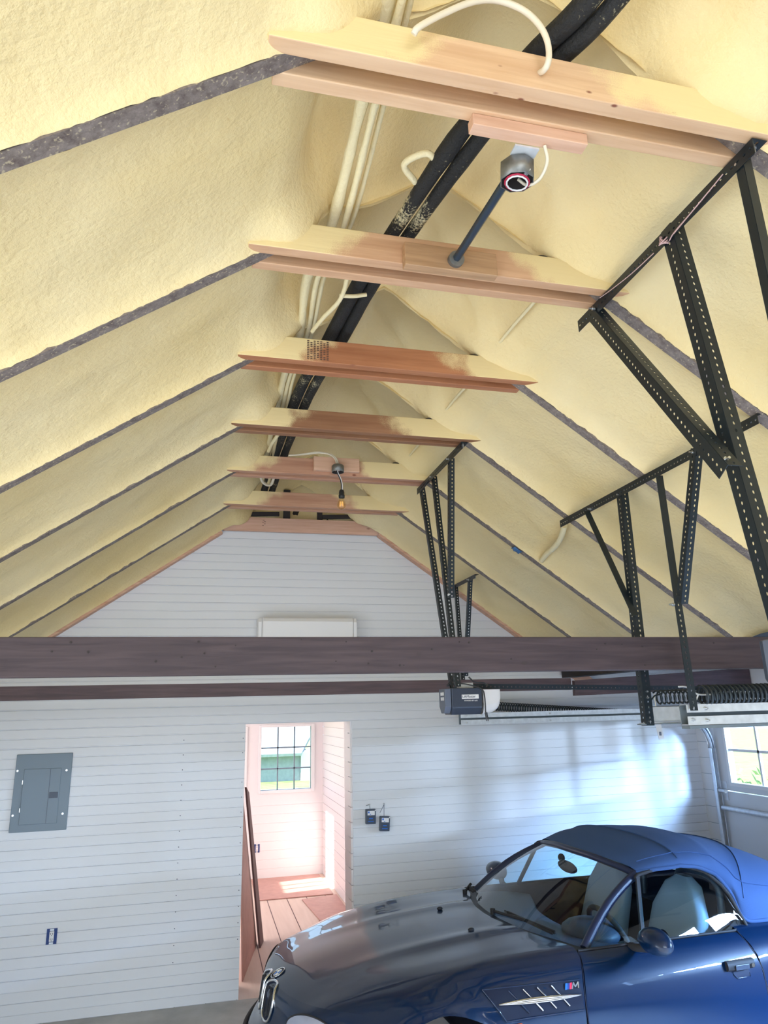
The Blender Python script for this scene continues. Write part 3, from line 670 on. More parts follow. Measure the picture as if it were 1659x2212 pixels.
P=[[V(x-0.042*t*math.cos(math.radians(90-90*i/12)),6.05-0.05*0,z-0.042*t*math.sin(math.radians(90-90*i/12))) for t in (0,1)] for i,(x,z) in enumerate(arc)]; m.grid(P,0)
P=[[V(x-0.012*t*math.cos(math.radians(90-90*i/12)),6.0,z-0.012*t*math.sin(math.radians(90-90*i/12))) for t in (0,1)] for i,(x,z) in enumerate(arc)]; m.grid(P,0)
m.build('curved_track',MAT['galv'],T1,solid=0.002)
m=MB(); xv=4.622; m.box(xv,xv+0.04,6.048,6.052,0.02,1.69); m.box(xv+0.036,xv+0.04,6.0,6.05,0.02,1.69); m.box(xv,xv+0.004,6.012,6.05,0.02,1.69); m.box(xv+0.030,xv+0.036,5.998,6.002,0.02,1.69)
for zz in (0.55,0.75,0.98): 
    for q in range(2): m.box(xv-0.002,xv,6.018+q*0.014,6.026+q*0.014,zz,zz+0.06,1)
m.build('vertical_track',[MAT['galv'],MAT['wht']],T1)
bolts(T1,((2.21,6.0,2.045),-Y),((2.21,6.0,1.985),-Y),((2.35,6.0,2.045),-Y),((3.0,6.0,2.045),-Y),((3.0,6.0,1.985),-Y))
T2=thing('garage_door_track',(2.20,3.30,2.01),'short galvanized flat-backed track end hanging from the slotted post','door track','galvanized door tracks')
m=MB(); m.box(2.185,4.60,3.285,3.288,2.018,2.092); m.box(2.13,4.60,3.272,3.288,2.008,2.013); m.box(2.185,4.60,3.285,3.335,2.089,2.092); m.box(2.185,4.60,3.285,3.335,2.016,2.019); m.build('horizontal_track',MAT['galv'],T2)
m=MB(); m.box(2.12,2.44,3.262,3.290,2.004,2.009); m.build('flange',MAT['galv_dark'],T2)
T3=thing('garage_door_track',(2.20,2.94,2.0),'nearest galvanized track with bolted slotted face, running to the right edge','door track','galvanized door tracks')
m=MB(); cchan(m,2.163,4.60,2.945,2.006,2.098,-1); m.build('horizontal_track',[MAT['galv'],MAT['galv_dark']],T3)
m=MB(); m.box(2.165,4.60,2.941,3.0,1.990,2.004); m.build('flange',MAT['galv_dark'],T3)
bolts(T3,((2.185,2.944,2.078),-Y),((2.185,2.944,2.030),-Y),((2.26,2.944,2.078),-Y),((2.26,2.944,2.026),-Y))
def helix(mb,p0,p1,r,turns,wr,seg=10,r1=None):
    p0,p1=Vector(p0),Vector(p1); d=(p1-p0).normalized(); a=d.orthogonal().normalized(); b=d.cross(a); n=int(turns*seg)
    mb.tube([p0+(p1-p0)*(i/n)+(a*math.cos(2*math.pi*i/seg)+b*math.sin(2*math.pi*i/seg))*(r+((r1 or r)-r)*i/n) for i in range(n+1)],wr,5)
SG='black extension springs'
m=MB(); helix(m,(2.40,6.095,2.125),(3.80,6.095,2.020),0.036,58,0.006); s=m.build('extension_spring',MAT['spring']); tag(s,'stretched black spring behind the milky lamp cover, above the far track','spring',SG)
S2=thing('extension_spring',(2.26,3.30,2.135),'thin black coil spring above the short flat track end','spring',SG)
m=MB(); helix(m,(2.262,3.31,2.136),(3.9,3.31,2.150),0.033,62,0.005,r1=0.033); m.build('coil',MAT['spring'],S2)
m=MB(); m.tube(spline([(2.29,3.31,2.150),(2.255,3.31,2.145),(2.225,3.31,2.118),(2.205,3.31,2.105),(2.185,3.31,2.112)],5),0.004,6); m.build('hook',MAT['spring'],S2)
S3=thing('extension_spring',(2.25,2.97,2.14),'fat black coil spring with pale hook, at the right edge above the nearest track','spring',SG)
m=MB(); helix(m,(2.262,2.965,2.137),(3.9,2.965,2.150),0.043,66,0.0066); m.build('coil',MAT['spring'],S3)
m=MB(); m.tube(spline([(2.33,2.965,2.14),(2.25,2.965,2.142),(2.215,2.965,2.168),(2.175,2.955,2.178),(2.14,2.95,2.178)],5),0.004,6); m.tube(spline([(2.25,2.965,2.140),(2.235,2.965,2.118),(2.20,2.96,2.112)],5),0.004,6); m.build('hook',MAT['galv'],S3)
# ================================================================== garage door openers
def opener(loc,label,full=True):
    x,y,z=loc
    o=thing('garage_door_opener',loc,label,'garage door opener','garage door openers')
    # main housing: chamfered lower edges
    def sect(x0,x1,y0,y1,z0,z1,ch): return [(x0,y0,z1),(x0,y0,z0+ch),(x0,y0+ch*0.8,z0),(x0,y1-ch*0.8,z0),(x0,y1,z0+ch),(x0,y1,z1)],(x1-x0,0,0)
    p,d=sect(x+0.045,x+0.250,y-0.13,y+0.06,z-0.165,z,0.045); MB().prism(p,d).build('housing',MAT['dgrey'],o,bevel=0.006)
    p,d=sect(x,x+0.043,y-0.125,y-0.005,z-0.155,z-0.004,0.04); e=MB().prism(p,d).build('control_end',MAT['mgrey'],o,bevel=0.004)
    m=MB()
    for i in range(4): m.box(x-0.0015,x,y-0.055-i*0.017,y-0.043-i*0.017,z-0.045,z-0.025); m.box(x-0.0015,x,y-0.055-i*0.017,y-0.046-i*0.017,z-0.075,z-0.055)
    m.build('printed_label',MAT['wht'],e); ORG[e.name]=Vector(loc)
    # milky lamp cover with a rounded front
    P=[]
    for i in range(13):
        t=i/12; xx=x+0.264+0.125*math.sin(t*math.pi/2); k=math.cos(t*math.pi/2)**0.55 if t<1 else 0.0; k=0.35+0.65*k
        r=[]
        for q in range(17):
            u=q/16; yy=y-0.035+(-0.082+0.164*min(1,max(0,u)))*(0.6+0.4*k)
            zz=z-0.165*k*(1-abs(2*u-1)**6*0.35)
            r.append(V(xx,yy,zz))
        P.append(r)
    m=MB(); m.grid(P,0)
    m.grid([[V(P[i][e].x,P[i][e].y,P[i][e].z+(z-0.012-P[i][e].z)*t) for t in (0,.5,1)] for e in (0,) for i in range(13)],0); m.grid([[V(P[i][16].x,P[i][16].y,P[i][16].z+(z-0.012-P[i][16].z)*t) for t in (0,.5,1)] for i in range(13)],0)
    m.grid([[V(P[12][q].x,P[12][q].y,P[12][q].z+(z-0.012-P[12][q].z)*t) for t in (0,.5,1)] for q in range(17)],0)
    m.add([(x+0.264,y-0.115,z-0.012),(x+0.264,y+0.045,z-0.012),(x+0.389,y+0.02,z-0.012),(x+0.389,y-0.09,z-0.012)],[(0,1,2,3)])
    m.build('lamp_cover',MAT['lens'],o)
    m=MB(); m.box(x+0.14,x+0.235,y-0.02,y+0.03,z,z+0.035); m.build('mounting_plate',MAT['galv'],o)
    # rail running to the door header
    m=MB()
    strip(m,(x+0.20,y-0.005,z+0.028),(4.62,y-0.005,z-0.045),-Z,0.030,0.030,hole=(0.0055,0.0045));
    m.bar((x+0.20,y+0.0125,z+0.028),(4.62,y+0.0125,z-0.045),0.037,0.003); m.build('rail',MAT['spring'],o,solid=0.003)
    m=MB(); m.tube(spline([(x+0.10,y-0.10,z+0.03),(x+0.16,y-0.13,z+0.02),(x+0.245,y-0.142,z-0.01),(x+0.262,y-0.145,z-0.06),(x+0.262,y-0.145,z-0.15),(x+0.266,y-0.145,z-0.165)],6),0.0042,6)
    m.cyl((x+0.264,y-0.145,z-0.155),(x+0.270,y-0.145,z-0.195),0.009,10)
    for q in (-0.005,0.005): m.box(x+0.270+q-0.0015,x+0.270+q+0.0015,y-0.149,y-0.141,z-0.208,z-0.195)
    m.build('power_cord',MAT['blk'],o)
    pl=MB().box(x+0.112,x+0.226,y-0.1330,y-0.1305,z-0.068,z-0.042).build('name_plate',MAT['wht'],o)
    t=text_mesh('LiftMaster',0.0235,MAT['ink'],'lettering',pl,(x+0.1145,y-0.1338,z-0.0620),(1,0,0),(0,0,1),squeeze=0.94) if full else None
    if full: text_mesh('POWERED BY myQ',0.0105,MAT['wht'],'lettering',o,(x+0.128,y-0.1312,z-0.083),(1,0,0),(0,0,1))
    return o
op=opener((1.486,4.53,2.232),'boxy dark motor unit with white name plate, hanging over the car')
m=MB(); m.tube(spline([(1.60,4.46,2.42),(1.575,4.44,2.33),(1.53,4.42,2.27),(1.51,4.42,2.245),(1.53,4.43,2.255),(1.56,4.5,2.24)],6),0.0055,6); m.tube(spline([(1.66,4.42,2.30),(1.70,4.42,2.268),(1.76,4.42,2.262),(1.80,4.45,2.245)],6),0.005,6)
m.build('wiring',MAT['blk'],op)
n2=opener((1.660,1.86,2.290),'second dark motor unit, only its edge showing at the right side',False)
m=MB()
for i,(w_,h_) in enumerate(((0.022,0.010),(0.03,0.014),(0.018,0.01),(0.014,0.01))): m.box(1.6582,1.6598,1.825-w_,1.825,2.245-i*0.022,2.245-i*0.022+h_)
m.build('printed_label',MAT['wht'],n2)
dxh=0.035
rh=thing('release_handle',(3.05,4.53,1.88),'red emergency release handle with a clear hanging tag, on a cord','handle')
m=MB(); m.tube([(3.055+dxh,4.545,2.18),(3.052+dxh,4.535,2.06)],0.003,6); m.build('cord',MAT['romex'],rh)
m=MB(); m.cyl((3.052+dxh,4.535,2.062),(3.047+dxh,4.53,2.012),0.016,10); m.cyl((3.046+dxh,4.53,2.015),(3.046+dxh,4.53,1.998),0.018,10); m.build('grip',MAT['red'],rh,bevel=0.003)
m=MB(); m.bar((3.043+dxh,4.53,2.0),(3.062+dxh,4.53,1.865),0.042,0.003,up=(0,1,0)); tg=m.build('tag',MAT['tag'],rh)
m=MB(); m.box(3.046+dxh,3.064+dxh,4.5275,4.5282,1.89,1.915); m.build('printed_label',MAT['mgrey'],tg); ORG[tg.name]=Vector((3.05,4.53,1.88))
# ================================================================== wiring in the ridge
def cable(name,pts,r,m,label,cat,group=None,n=8,rag=0.0):
    P=spline(pts,8); rr=[r*(1+rag*noise.noise(V(p.y*6,p.x*9,r*50))) for p in P]
    mb=MB(); mb.tube(P,rr,n); return tag(mb.build(name,m),label,cat,group)
hp=[(1.02,0.95,3.93),(0.945,1.262,3.915),(0.868,1.438,3.905),(0.775,1.741,3.925),(0.668,2.294,3.905),(0.618,2.657,3.925),(0.565,3.134,3.91),(0.510,3.65,3.925),(0.482,4.042,3.91),(0.462,4.688,3.905),(0.450,5.30,3.90),(0.445,5.95,3.90)]
cable('insulated_hose',[(x-0.030,y,z) for x,y,z in hp],0.030,MAT['hose'],'left one of the two black hoses lying on the collar ties','hose','black hoses along the ridge',10,0.15)
cable('insulated_hose',[(x+0.032,y,z-0.01+0.008*math.sin(y*3)) for x,y,z in hp],0.027,MAT['hose'],'right one of the two black hoses lying on the collar ties','hose','black hoses along the ridge',10,0.15)
wp=[(0.42,0.9,3.95),(0.435,1.42,3.93),(0.446,1.74,3.95),(0.445,2.30,3.93),(0.40,2.70,3.96),(0.415,3.15,3.93),(0.395,3.65,3.95),(0.40,4.10,3.92),(0.41,4.70,3.91),(0.42,5.40,3.90)]
wl=['thickest foam-crusted cable, left side of the pale run along the ridge','foam-crusted cable in the middle of the pale run along the ridge','thin foam-crusted cable on the right of the pale run along the ridge']
for q,(dx,r,dz) in enumerate(((-0.035,0.020,0.0),(0.004,0.013,-0.01),(0.032,0.011,0.005))):
    cable('house_cable',[(x+dx+0.008*math.sin(y*2.3+q),y,z+dz+0.012*math.sin(y*1.7+q*2)) for x,y,z in wp],r,MAT['foam_cable'],wl[q],'cable','foam-crusted cables',8,0.5)
cable('house_cable',[(0.44,1.31,3.735),(0.452,1.30,3.75),(0.52,1.30,3.812),(0.60,1.30,3.872),(0.67,1.30,3.898),(0.745,1.30,3.885),(0.793,1.30,3.838),(0.815,1.31,3.785),(0.812,1.33,3.74),(0.812,1.42,3.80)],0.0085,MAT['romex'],'cream cable arching over the nearest collar tie','cable')
cable('house_cable',[(0.50,2.36,3.90),(0.51,2.50,3.88),(0.515,2.62,3.86),(0.50,2.70,3.84),(0.46,2.85,3.85),(0.43,3.0,3.86)],0.010,MAT['foam_cable'],'crusted cable drooping behind the second collar tie','cable')
cable('house_cable',[(0.50,2.66,3.85),(0.56,2.66,3.855),(0.62,2.66,3.87)],0.009,MAT['foam_cable'],'short crusted cable stub touching the black hoses','cable')
cable('house_cable',[(0.42,4.2,3.90),(0.40,4.32,3.86),(0.37,4.45,3.84),(0.36,4.60,3.84)],0.012,MAT['foam_cable'],'loose crusted cable beyond the fourth collar tie','cable')
cable('house_cable',[(0.37,5.0,3.90),(0.345,5.1,3.86),(0.37,5.25,3.83),(0.44,5.35,3.84),(0.46,5.2,3.88)],0.011,MAT['romex'],'cable loop between the last two collar ties','cable')
cable('house_cable',[(0.66,2.02,3.93),(0.60,1.95,3.935),(0.66,1.88,3.93),(0.72,1.92,3.92)],0.012,MAT['foam_cable'],'crusted cable end sticking out across the black hoses','cable')
cable('house_cable',[(0.885,1.50,3.66),(0.900,1.52,3.625),(0.895,1.56,3.60),(0.875,1.60,3.605),(0.850,1.61,3.63)],0.005,MAT['romex'],'thin cream wire looping out beside the steel junction box','cable')
for k_,nm in ((4,'third'),(5,'fourth'),(6,'fifth')):
    r_=RY[k_]; cable('house_cable',[(1.335,r_-0.06,3.838),(1.36,r_-0.10,3.862),(1.366,r_-0.28,3.868),(1.37,r_-0.50,3.862),(1.375,r_-0.62,3.858)],0.008,MAT['foam_cable'],'thin crusted cable right of the ridge, in front of the %s collar tie'%nm,'cable','thin cables right of the ridge')
cable('house_cable',[(2.36,4.64,3.135),(2.335,4.50,3.155),(2.318,4.36,3.166),(2.29,4.22,3.184),(2.262,4.12,3.205),(2.235,4.03,3.235)],0.020,MAT['foam_cable'],'thick foam-crusted pipe curving over the right slope near the long slotted bracket','pipe')
# brace bar with an open junction box between the first two ties
blk=MB().box(0.657,1.009,1.472,1.512,3.662,3.699); tag(blk.build('wood_block',MAT['new_wood'],bevel=0.002),'small wood block fixed under the nearest collar tie','wood block','scrap wood blocks')
r2=RY[3]
blk=MB().box(0.647,1.010,r2-0.112,r2-0.0735,3.672,3.768); tag(blk.build('wood_block',woodmat('brown_block_wood',(0.36,0.20,0.10),(0.50,0.30,0.16),'X',1.3,0.6,knots=(0.5,(0.15,0.06,0.03))),bevel=0.003),'brown wood block on the second tie where the dark bar ends','wood block','scrap wood blocks')
f=thing('fan_brace_box',(0.83,1.60,3.66),'dark steel brace bar with an open junction box between the two nearest ties','brace')
m=MB(); m.tube([(0.832,1.64,3.655),(0.840,r2-0.115,3.712)],0.015,6); m.build('brace_bar',MAT['tube_blue'],f)
m=MB(); m.cyl((0.840,r2-0.113,3.712),(0.840,r2-0.135,3.708),0.030,14); m.build('end_flange',MAT['box_steel'],f)
m=MB(); c=V(0.835,1.59,3.600); ax=V(0.02,-0.12,1).normalized()
m.lathe(c,ax,[(0.049,0.0),(0.052,0.0),(0.052,0.056),(0.040,0.062),(0.0,0.062)],8); m.lathe(c,ax,[(0.049,0.0),(0.049,0.052),(0.0,0.054)],8,1)
m.build('junction_box',[MAT['box_steel'],MAT['dark_void']],f)
m=MB(); a=ax.orthogonal().normalized(); b=ax.cross(a)
m.tube([c-ax*0.004+(a*math.cos(t*.45)*0.036+b*math.sin(t*.45)*0.030) for t in range(14)],0.0028,6,closed=True); m.build('white_wire',MAT['wht'],f)
m=MB(); m.tube([c-ax*0.001+(a*math.cos(t*.45)*0.041+b*math.sin(t*.45)*0.035) for t in range(14)],0.0028,6,closed=True); m.build('red_wire',MAT['redwire'],f)
m=MB(); m.box(0.80,0.875,1.513,1.55,3.655,3.661); m.cyl((0.852,1.565,3.610),(0.852,1.545,3.612),0.007,8); m.build('clamp',MAT['galv'],f)
# hanging bulb on the fifth tie
r5=RY[6]
blk=MB().box(0.672,0.997,r5-0.110,r5-0.0735,3.722,3.822); tag(blk.build('wood_block',MAT['new_wood'],bevel=0.003),'pinkish wood block on the tie above the hanging bulb','wood block','scrap wood blocks')
l=thing('pendant_bulb',(0.85,4.60,3.45),'clear filament bulb hanging from a black socket under a round box','light bulb')
m=MB(); yb=r5-0.145; m.lathe((0.835,yb,3.700),Z,[(0.040,0.0),(0.043,0.0),(0.043,0.045),(0.036,0.052),(0.0,0.052)],16); m.lathe((0.835,yb,3.700),Z,[(0.040,0.0),(0.040,0.042),(0.0,0.043)],16,1); m.build('round_box',[MAT['box_steel'],MAT['dark_void']],l)
for dx,mt in ((-0.0035,'blk'),(0.0035,'wht')):
    m=MB(); m.tube(spline([(0.825+dx,yb,3.735),(0.832+dx,yb,3.70),(0.852+dx,yb,3.655),(0.862+dx,yb,3.61),(0.860+dx,yb,3.565)],6),0.0032,6); m.build('cord',MAT[mt],l)
m=MB(); m.lathe((0.860,yb,3.515),Z,[(0.0,0.058),(0.014,0.058),(0.019,0.040),(0.019,0.022),(0.022,0.018),(0.020,0.0),(0.0,0.0)],16); m.build('socket',MAT['blk'],l)
m=MB(); m.lathe((0.858,yb,3.430),Z,[(0.0,0.0),(0.012,0.002),(0.024,0.011),(0.031,0.028),(0.029,0.045),(0.020,0.066),(0.013,0.080),(0.013,0.088)],20); m.build('glass',MAT['bulb_glass'],l)
m=MB()
for q in range(6):
    a=q*math.pi/3; m.tube([(0.858+0.010*math.cos(a),yb+0.010*math.sin(a),3.490),(0.858+0.013*math.cos(a),yb+0.013*math.sin(a),3.455)],0.0012,5)
m.build('filament',MAT['filament'],l)
for dx in (0,0.012):
    cable('house_cable',[(0.50+dx,r5-0.085,3.826),(0.60,r5-0.10,3.832+dx*.3),(0.70,r5-0.115,3.845+dx*.5),(0.775+dx,r5-0.13,3.835),(0.815+dx,r5-0.14,3.80),(0.828+dx,yb,3.755)],0.0055,MAT['romex'],('left' if dx==0 else 'right')+' one of two cream wires bending down into the round box above the bulb','cable','wires into the bulb box')
m=MB(); P=[[V(2.17+0.05*i/5+0.012*noise.noise(V(i,q,1)),4.74-0.02*q+0.01*noise.noise(V(i*2,q,4)),zr(2.17+0.05*i/5)-0.010+0.018*noise.noise(V(i*1.3,q*1.7,9))) for q in range(4)] for i in range(7)]; m.grid(P)
tag(m.build('plastic_scrap',MAT['blue_scrap'],solid=0.002),'crumpled blue plastic scrap stuck on a right slope rafter','scrap')
# ================================================================== things on the white wall
e=thing('breaker_panel',(-1.185,D,1.56),'grey electrical breaker panel on the white wall left of the doorway','electrical panel')
m=MB(); m.box(-1.389,-0.985,D-0.014,D,1.283,1.844); m.build('cover',MAT['panel'],e,bevel=0.004)
d=MB().box(-1.325,-1.057,D-0.020,D-0.013,1.335,1.735).build('door',MAT['panel'],e,bevel=0.004)
m=MB(); m.box(-1.136,-1.133,D-0.0215,D-0.020,1.34,1.73); m.build('seam',MAT['mgrey'],d); ORG[d.name]=ORG[e.name]
m=MB(); m.box(-1.128,-1.066,D-0.024,D-0.019,1.517,1.560); lt=m.build('latch',MAT['panel_d'],d)
for x,z in ((-1.372,1.725),(-1.02,1.715),(-1.372,1.405),(-1.02,1.40)):
    m=MB(); m.cyl((x,D-0.013,z),(x,D-0.018,z),0.008,10); m.build('screw',MAT['bolt'],e)
for z in (1.64,1.44):
    m=MB(); m.box(-1.330,-1.325,D-0.021,D-0.014,z-0.015,z+0.015); m.build('hinge',MAT['bolt'],e)
def outlet(name,loc,label,s=1.0):
    x,y,z=loc; o=thing(name,loc,label,'outlet')
    m=MB()
    for a,b,c,d in ((-0.036,-0.030,-0.052,0.052),(0.030,0.036,-0.052,0.052),(-0.03,0.03,-0.052,-0.044),(-0.03,0.03,0.044,0.052)): m.box(x+a,x+b,y-0.006,y,z+c,z+d)
    m.box(x-0.03,x+0.03,y-0.002,y-0.001,z-0.044,z+0.044); m.build('box',MAT['blue'],o)
    m=MB(); m.box(x-0.016,x+0.016,y-0.010,y-0.001,z-0.034,z+0.034); rc=m.build('receptacle',MAT['wht'],o,bevel=0.003)
    m=MB()
    for dz in (-0.018,0.018):
        m.box(x-0.008,x-0.005,y-0.0112,y-0.0100,z+dz-0.005,z+dz+0.006); m.box(x+0.005,x+0.008,y-0.0112,y-0.0100,z+dz-0.005,z+dz+0.006); m.cyl((x,y-0.010,z+dz-0.010),(x,y-0.0112,z+dz-0.010),0.0025,8)
    m.build('slots',MAT['ink'],o)
    m=MB()
    for dz in (-0.044,0.044): m.box(x-0.014,x+0.014,y-0.009,y-0.004,z+dz-0.006,z+dz+0.006)
    m.build('yoke',MAT['galv'],o)
    return o
outlet('wall_outlet',(-1.020,D,0.556),'uncovered white outlet in a blue box, low on the white wall under the grey panel')
outlet('wall_outlet',(0.770,YB,0.372),'uncovered outlet low on the far wall inside the bright side room')
# the two little wall controls hanging from nails
def control(cx,cz,nx,nz,rot,label):
    o=thing('wall_control',(cx,D-0.03,cz),label,'door control','hanging wall controls'); R=Matrix.Rotation(rot,3,'Y')
    def tr(mb):
        for i,p in enumerate(mb.v): mb.v[i]=R@p+V(cx,0,cz)
        return mb
    m=tr(MB().box(-0.043,0.043,D-0.050,D-0.012,-0.058,0.058)); bd=m.build('body',MAT['panel_d'],o,bevel=0.005)
    m=tr(MB().box(-0.030,0.032,D-0.0512,D-0.0500,0.012,0.046)); m.build('label',MAT['wht'],o)
    m=MB().box(-0.026,-0.012,D-0.0518,D-0.0512,0.028,0.042); m.box(-0.010,0.0,D-0.0518,D-0.0512,0.016,0.022); m.box(-0.016,0.016,D-0.0508,D-0.0500,-0.018,-0.010); m.box(-0.024,0.024,D-0.0508,D-0.0500,-0.040,-0.034); m=tr(m); m.build('printed_label',MAT['badge_b'],o)
    m=tr(MB().box(0.033,0.041,D-0.0515,D-0.049,0.044,0.054)); m.build('clip',MAT['wht'],o)
    m=MB(); m.cyl((nx,D,nz),(nx,D-0.02,nz),0.004,8); m.cyl((nx,D-0.018,nz),(nx,D-0.022,nz),0.007,8); m.build('nail',MAT['bolt'],o)
    m=MB(); m.tube([(nx,D-0.014,nz),(cx,D-0.02,cz+0.055)],0.0022,5); m.tube([(nx+0.003,D-0.016,nz),(cx-0.035 if rot else cx+0.004,D-0.02,cz+0.085 if rot else cz+0.055)],0.002,5); m.build('cord',MAT['mgrey'],o)
control(1.407,1.246,1.405,1.337,0.02,'left one of two small dark controls hanging on the white wall beside the doorway')
control(1.527,1.184,1.531,1.337,0.07,'right, lower one of two small dark controls hanging beside the doorway')
# indoor unit high on the gable wall
mp=[(0.42,6.30,2.62),(0.42,6.10,2.60),(0.42,6.085,2.66),(0.42,6.085,2.86),(0.42,6.105,2.895),(0.42,6.30,2.899)]
hu=thing('air_conditioner',(0.845,6.3,2.6),'white wall-mounted air conditioner showing above the wide dark beam','air conditioner')
MB().prism([(0.455,b,c) for a,b,c in mp],(0.79,0,0)).build('case',MAT['wht'],hu,bevel=0.012)
for x0 in (0.422,1.246): MB().prism([(x0,b+0.012 if b<6.2 else b,c-0.004) for a,b,c in mp],(0.032,0,0)).build('end_cap',MAT['wht'],hu,bevel=0.006)
# boards in the side room
hb=MB().box(0.70,1.60,9.235,10.36,0.002,0.012); tag(hb.build('hardboard_sheet',MAT['hard'],bevel=0.002),'brown sheet lying on the plank floor under the side room window','board','brown hardboard sheets')
hb=MB().prism([(1.205,9.10,0.002),(1.63,9.20,0.002),(1.63,7.6,0.002),(1.29,8.0,0.002)],(0,0,0.010)); tag(hb.build('hardboard_sheet',MAT['hard']),'brown sheet on the plank floor by the right side of the side room','board','brown hardboard sheets')
hb=MB().prism([(0.395,6.68,0.003),(0.575,7.62,0.003),(0.42,8.20,1.42),(0.33,6.70,1.60)],(0.010,-0.002,0.0)); tag(hb.build('hardboard_sheet',MAT['hard']),'brown board leaning upright just inside the doorway, nearer one','board','leaning boards')
hb=MB().prism([(0.592,7.50,0.003),(0.636,7.70,0.003),(0.490,8.12,1.30),(0.452,7.98,1.37)],(0.018,-0.003,0.0)); tag(hb.build('hardboard_sheet',MAT['hard_d']),'narrow dark board edge leaning behind the wider pinkish board inside the doorway','board','leaning boards')
# ================================================================== the car (local axes: x back from the nose, y towards the far wall, z up)
CAR=thing('car',(0.33,4.43,0.0),'dark teal two-seat roadster with a navy cloth soft top parked by the white wall','car',rz=math.radians(3.5))
LOCALS.add('car')
def cb(mb,name,m,parent=None,**kw):
    return mb.build(name,m,parent or CAR,local=True,**kw)
def L3(x,w,z): return V(x,-w,z)          # w > 0 is the near side
def cr(p0,p1,p2,p3,t): return 0.5*((2*p1)+(p2-p0)*t+(2*p0-5*p1+4*p2-p3)*t*t+(3*p1-p0-3*p2+p3)*t**3)
def loft(st,ns,nt,sym=True):
    """st: stations, each a list of (x,w,z) from the centre line outwards; returns dense grid and param lists"""
    rows=[]
    for s in st:
        r=[V(*p) for p in s]
        if sym: r=[V(p.x,-p.y,p.z) for p in r[:0:-1]]+r
        rows.append(r)
    def dens(P,n):
        Q=[P[0]*2-P[1]]+P+[P[-1]*2-P[-2]]; out=[]
        for i in range(len(P)-1):
            for j in range(n): out.append(cr(Q[i],Q[i+1],Q[i+2],Q[i+3],j/n))
        return out+[P[-1]]
    rows=[dens(r,nt) for r in rows]
    cols=[dens([rows[i][j] for i in range(len(rows))],ns) for j in range(len(rows[0]))]
    return [[cols[j][i] for j in range(len(cols))] for i in range(len(cols[0]))]
FR=[
 [(.06,0,.20),(.07,.25,.20),(.12,.45,.20),(.22,.62,.20),(.32,.745,.20),(.40,.82,.22),(.40,.845,.25)],
 [(-.025,0,.38),(-.01,.25,.38),(.05,.45,.38),(.15,.64,.38),(.26,.77,.37),(.34,.84,.36),(.335,.86,.36)],
 [(.034,0,.51),(.068,.25,.51),(.11,.42,.515),(.175,.60,.52),(.27,.74,.51),(.345,.83,.50),(.375,.862,.50)],
 [(.050,0,.61),(.086,.25,.612),(.125,.42,.618),(.19,.59,.628),(.30,.725,.625),(.41,.825,.61),(.465,.868,.61)],
 [(.075,0,.697),(.112,.25,.697),(.165,.42,.704),(.25,.59,.719),(.42,.725,.715),(.53,.825,.700),(.60,.872,.694)],
 [(.25,0,.772),(.28,.25,.768),(.35,.42,.772),(.46,.59,.785),(.57,.73,.785),(.68,.83,.765),(.76,.874,.735)],
 [(.52,0,.832),(.54,.25,.825),(.58,.42,.825),(.66,.59,.832),(.75,.735,.822),(.86,.835,.775),(.925,.874,.694)],
 [(.82,0,.868),(.83,.25,.860),(.85,.42,.856),(.88,.60,.860),(.94,.74,.846),(1.02,.85,.74),(1.075,.874,.600)],
 [(1.08,0,.888),(1.085,.25,.882),(1.10,.42,.878),(1.12,.60,.878),(1.15,.745,.860),(1.17,.852,.73),(1.165,.872,.48)],
 [(1.27,0,.896),(1.28,.25,.892),(1.30,.42,.889),(1.33,.60,.886),(1.37,.748,.868),(1.36,.854,.72),(1.25,.868,.24)],
 [(1.40,0,.893),(1.425,.25,.892),(1.48,.42,.888),(1.545,.58,.882),(1.562,.742,.874),(1.513,.855,.72),(1.513,.862,.21)],
]
G=loft(FR,6,5)
ns,ntt=len(G),len(G[0])
for row in G:
    for j,p in enumerate(row):
        u=abs(p.y)
        # twin creases running back along the bonnet
        if p.x>0.25: p.z+=0.010*math.exp(-((u-0.30)/0.05)**2)*sstep(0.3,0.9,p.x)
SURF=[p for row in G[6:] for p in row if p.y>0.60]
def sidew(x,z):
    b=sorted(SURF,key=lambda p:(p.x-x)**2+(p.z-z)**2)[:3]
    wt=[1/((p.x-x)**2+(p.z-z)**2+1e-5) for p in b]; return sum(p.y*q for p,q in zip(b,wt))/sum(wt)
NOSE=[p for row in G[6:34] for p in row]
def nosex(w,z):
    b=sorted([p for p in NOSE if p.x<0.35],key=lambda p:(p.y-w)**2+(p.z-z)**2)[:3]
    wt=[1/((p.y-w)**2+(p.z-z)**2+1e-6) for p in b]; return sum(p.x*q for p,q in zip(b,wt))/sum(wt)
GL=[[L3(p.x,p.y,p.z) for p in row] for row in G]
tc=(ntt-1)//2
ishood=lambda i,j: i>=25 and abs(j+0.5-tc)<21
m=MB(); m.grid(GL,0,True,keep=lambda i,j: not ishood(i,j)); cb(m,'front_body',MAT['paint'])
m=MB(); m.grid(GL,0,True,keep=ishood); hood=cb(m,'hood',MAT['paint'])
# arch returns
def arch_return(pts,depth,name='wheel_arch'):
    m=MB(); m.grid([[L3(p.x,p.y,p.z) for p in pts],[L3(p.x,p.y-math.copysign(depth,p.y),p.z) for p in pts]],0); return cb(m,name,MAT['rubber'])
arch_return([row[-1] for row in G[6:56]],0.22); arch_return([row[0] for row in G[6:56]],0.22)
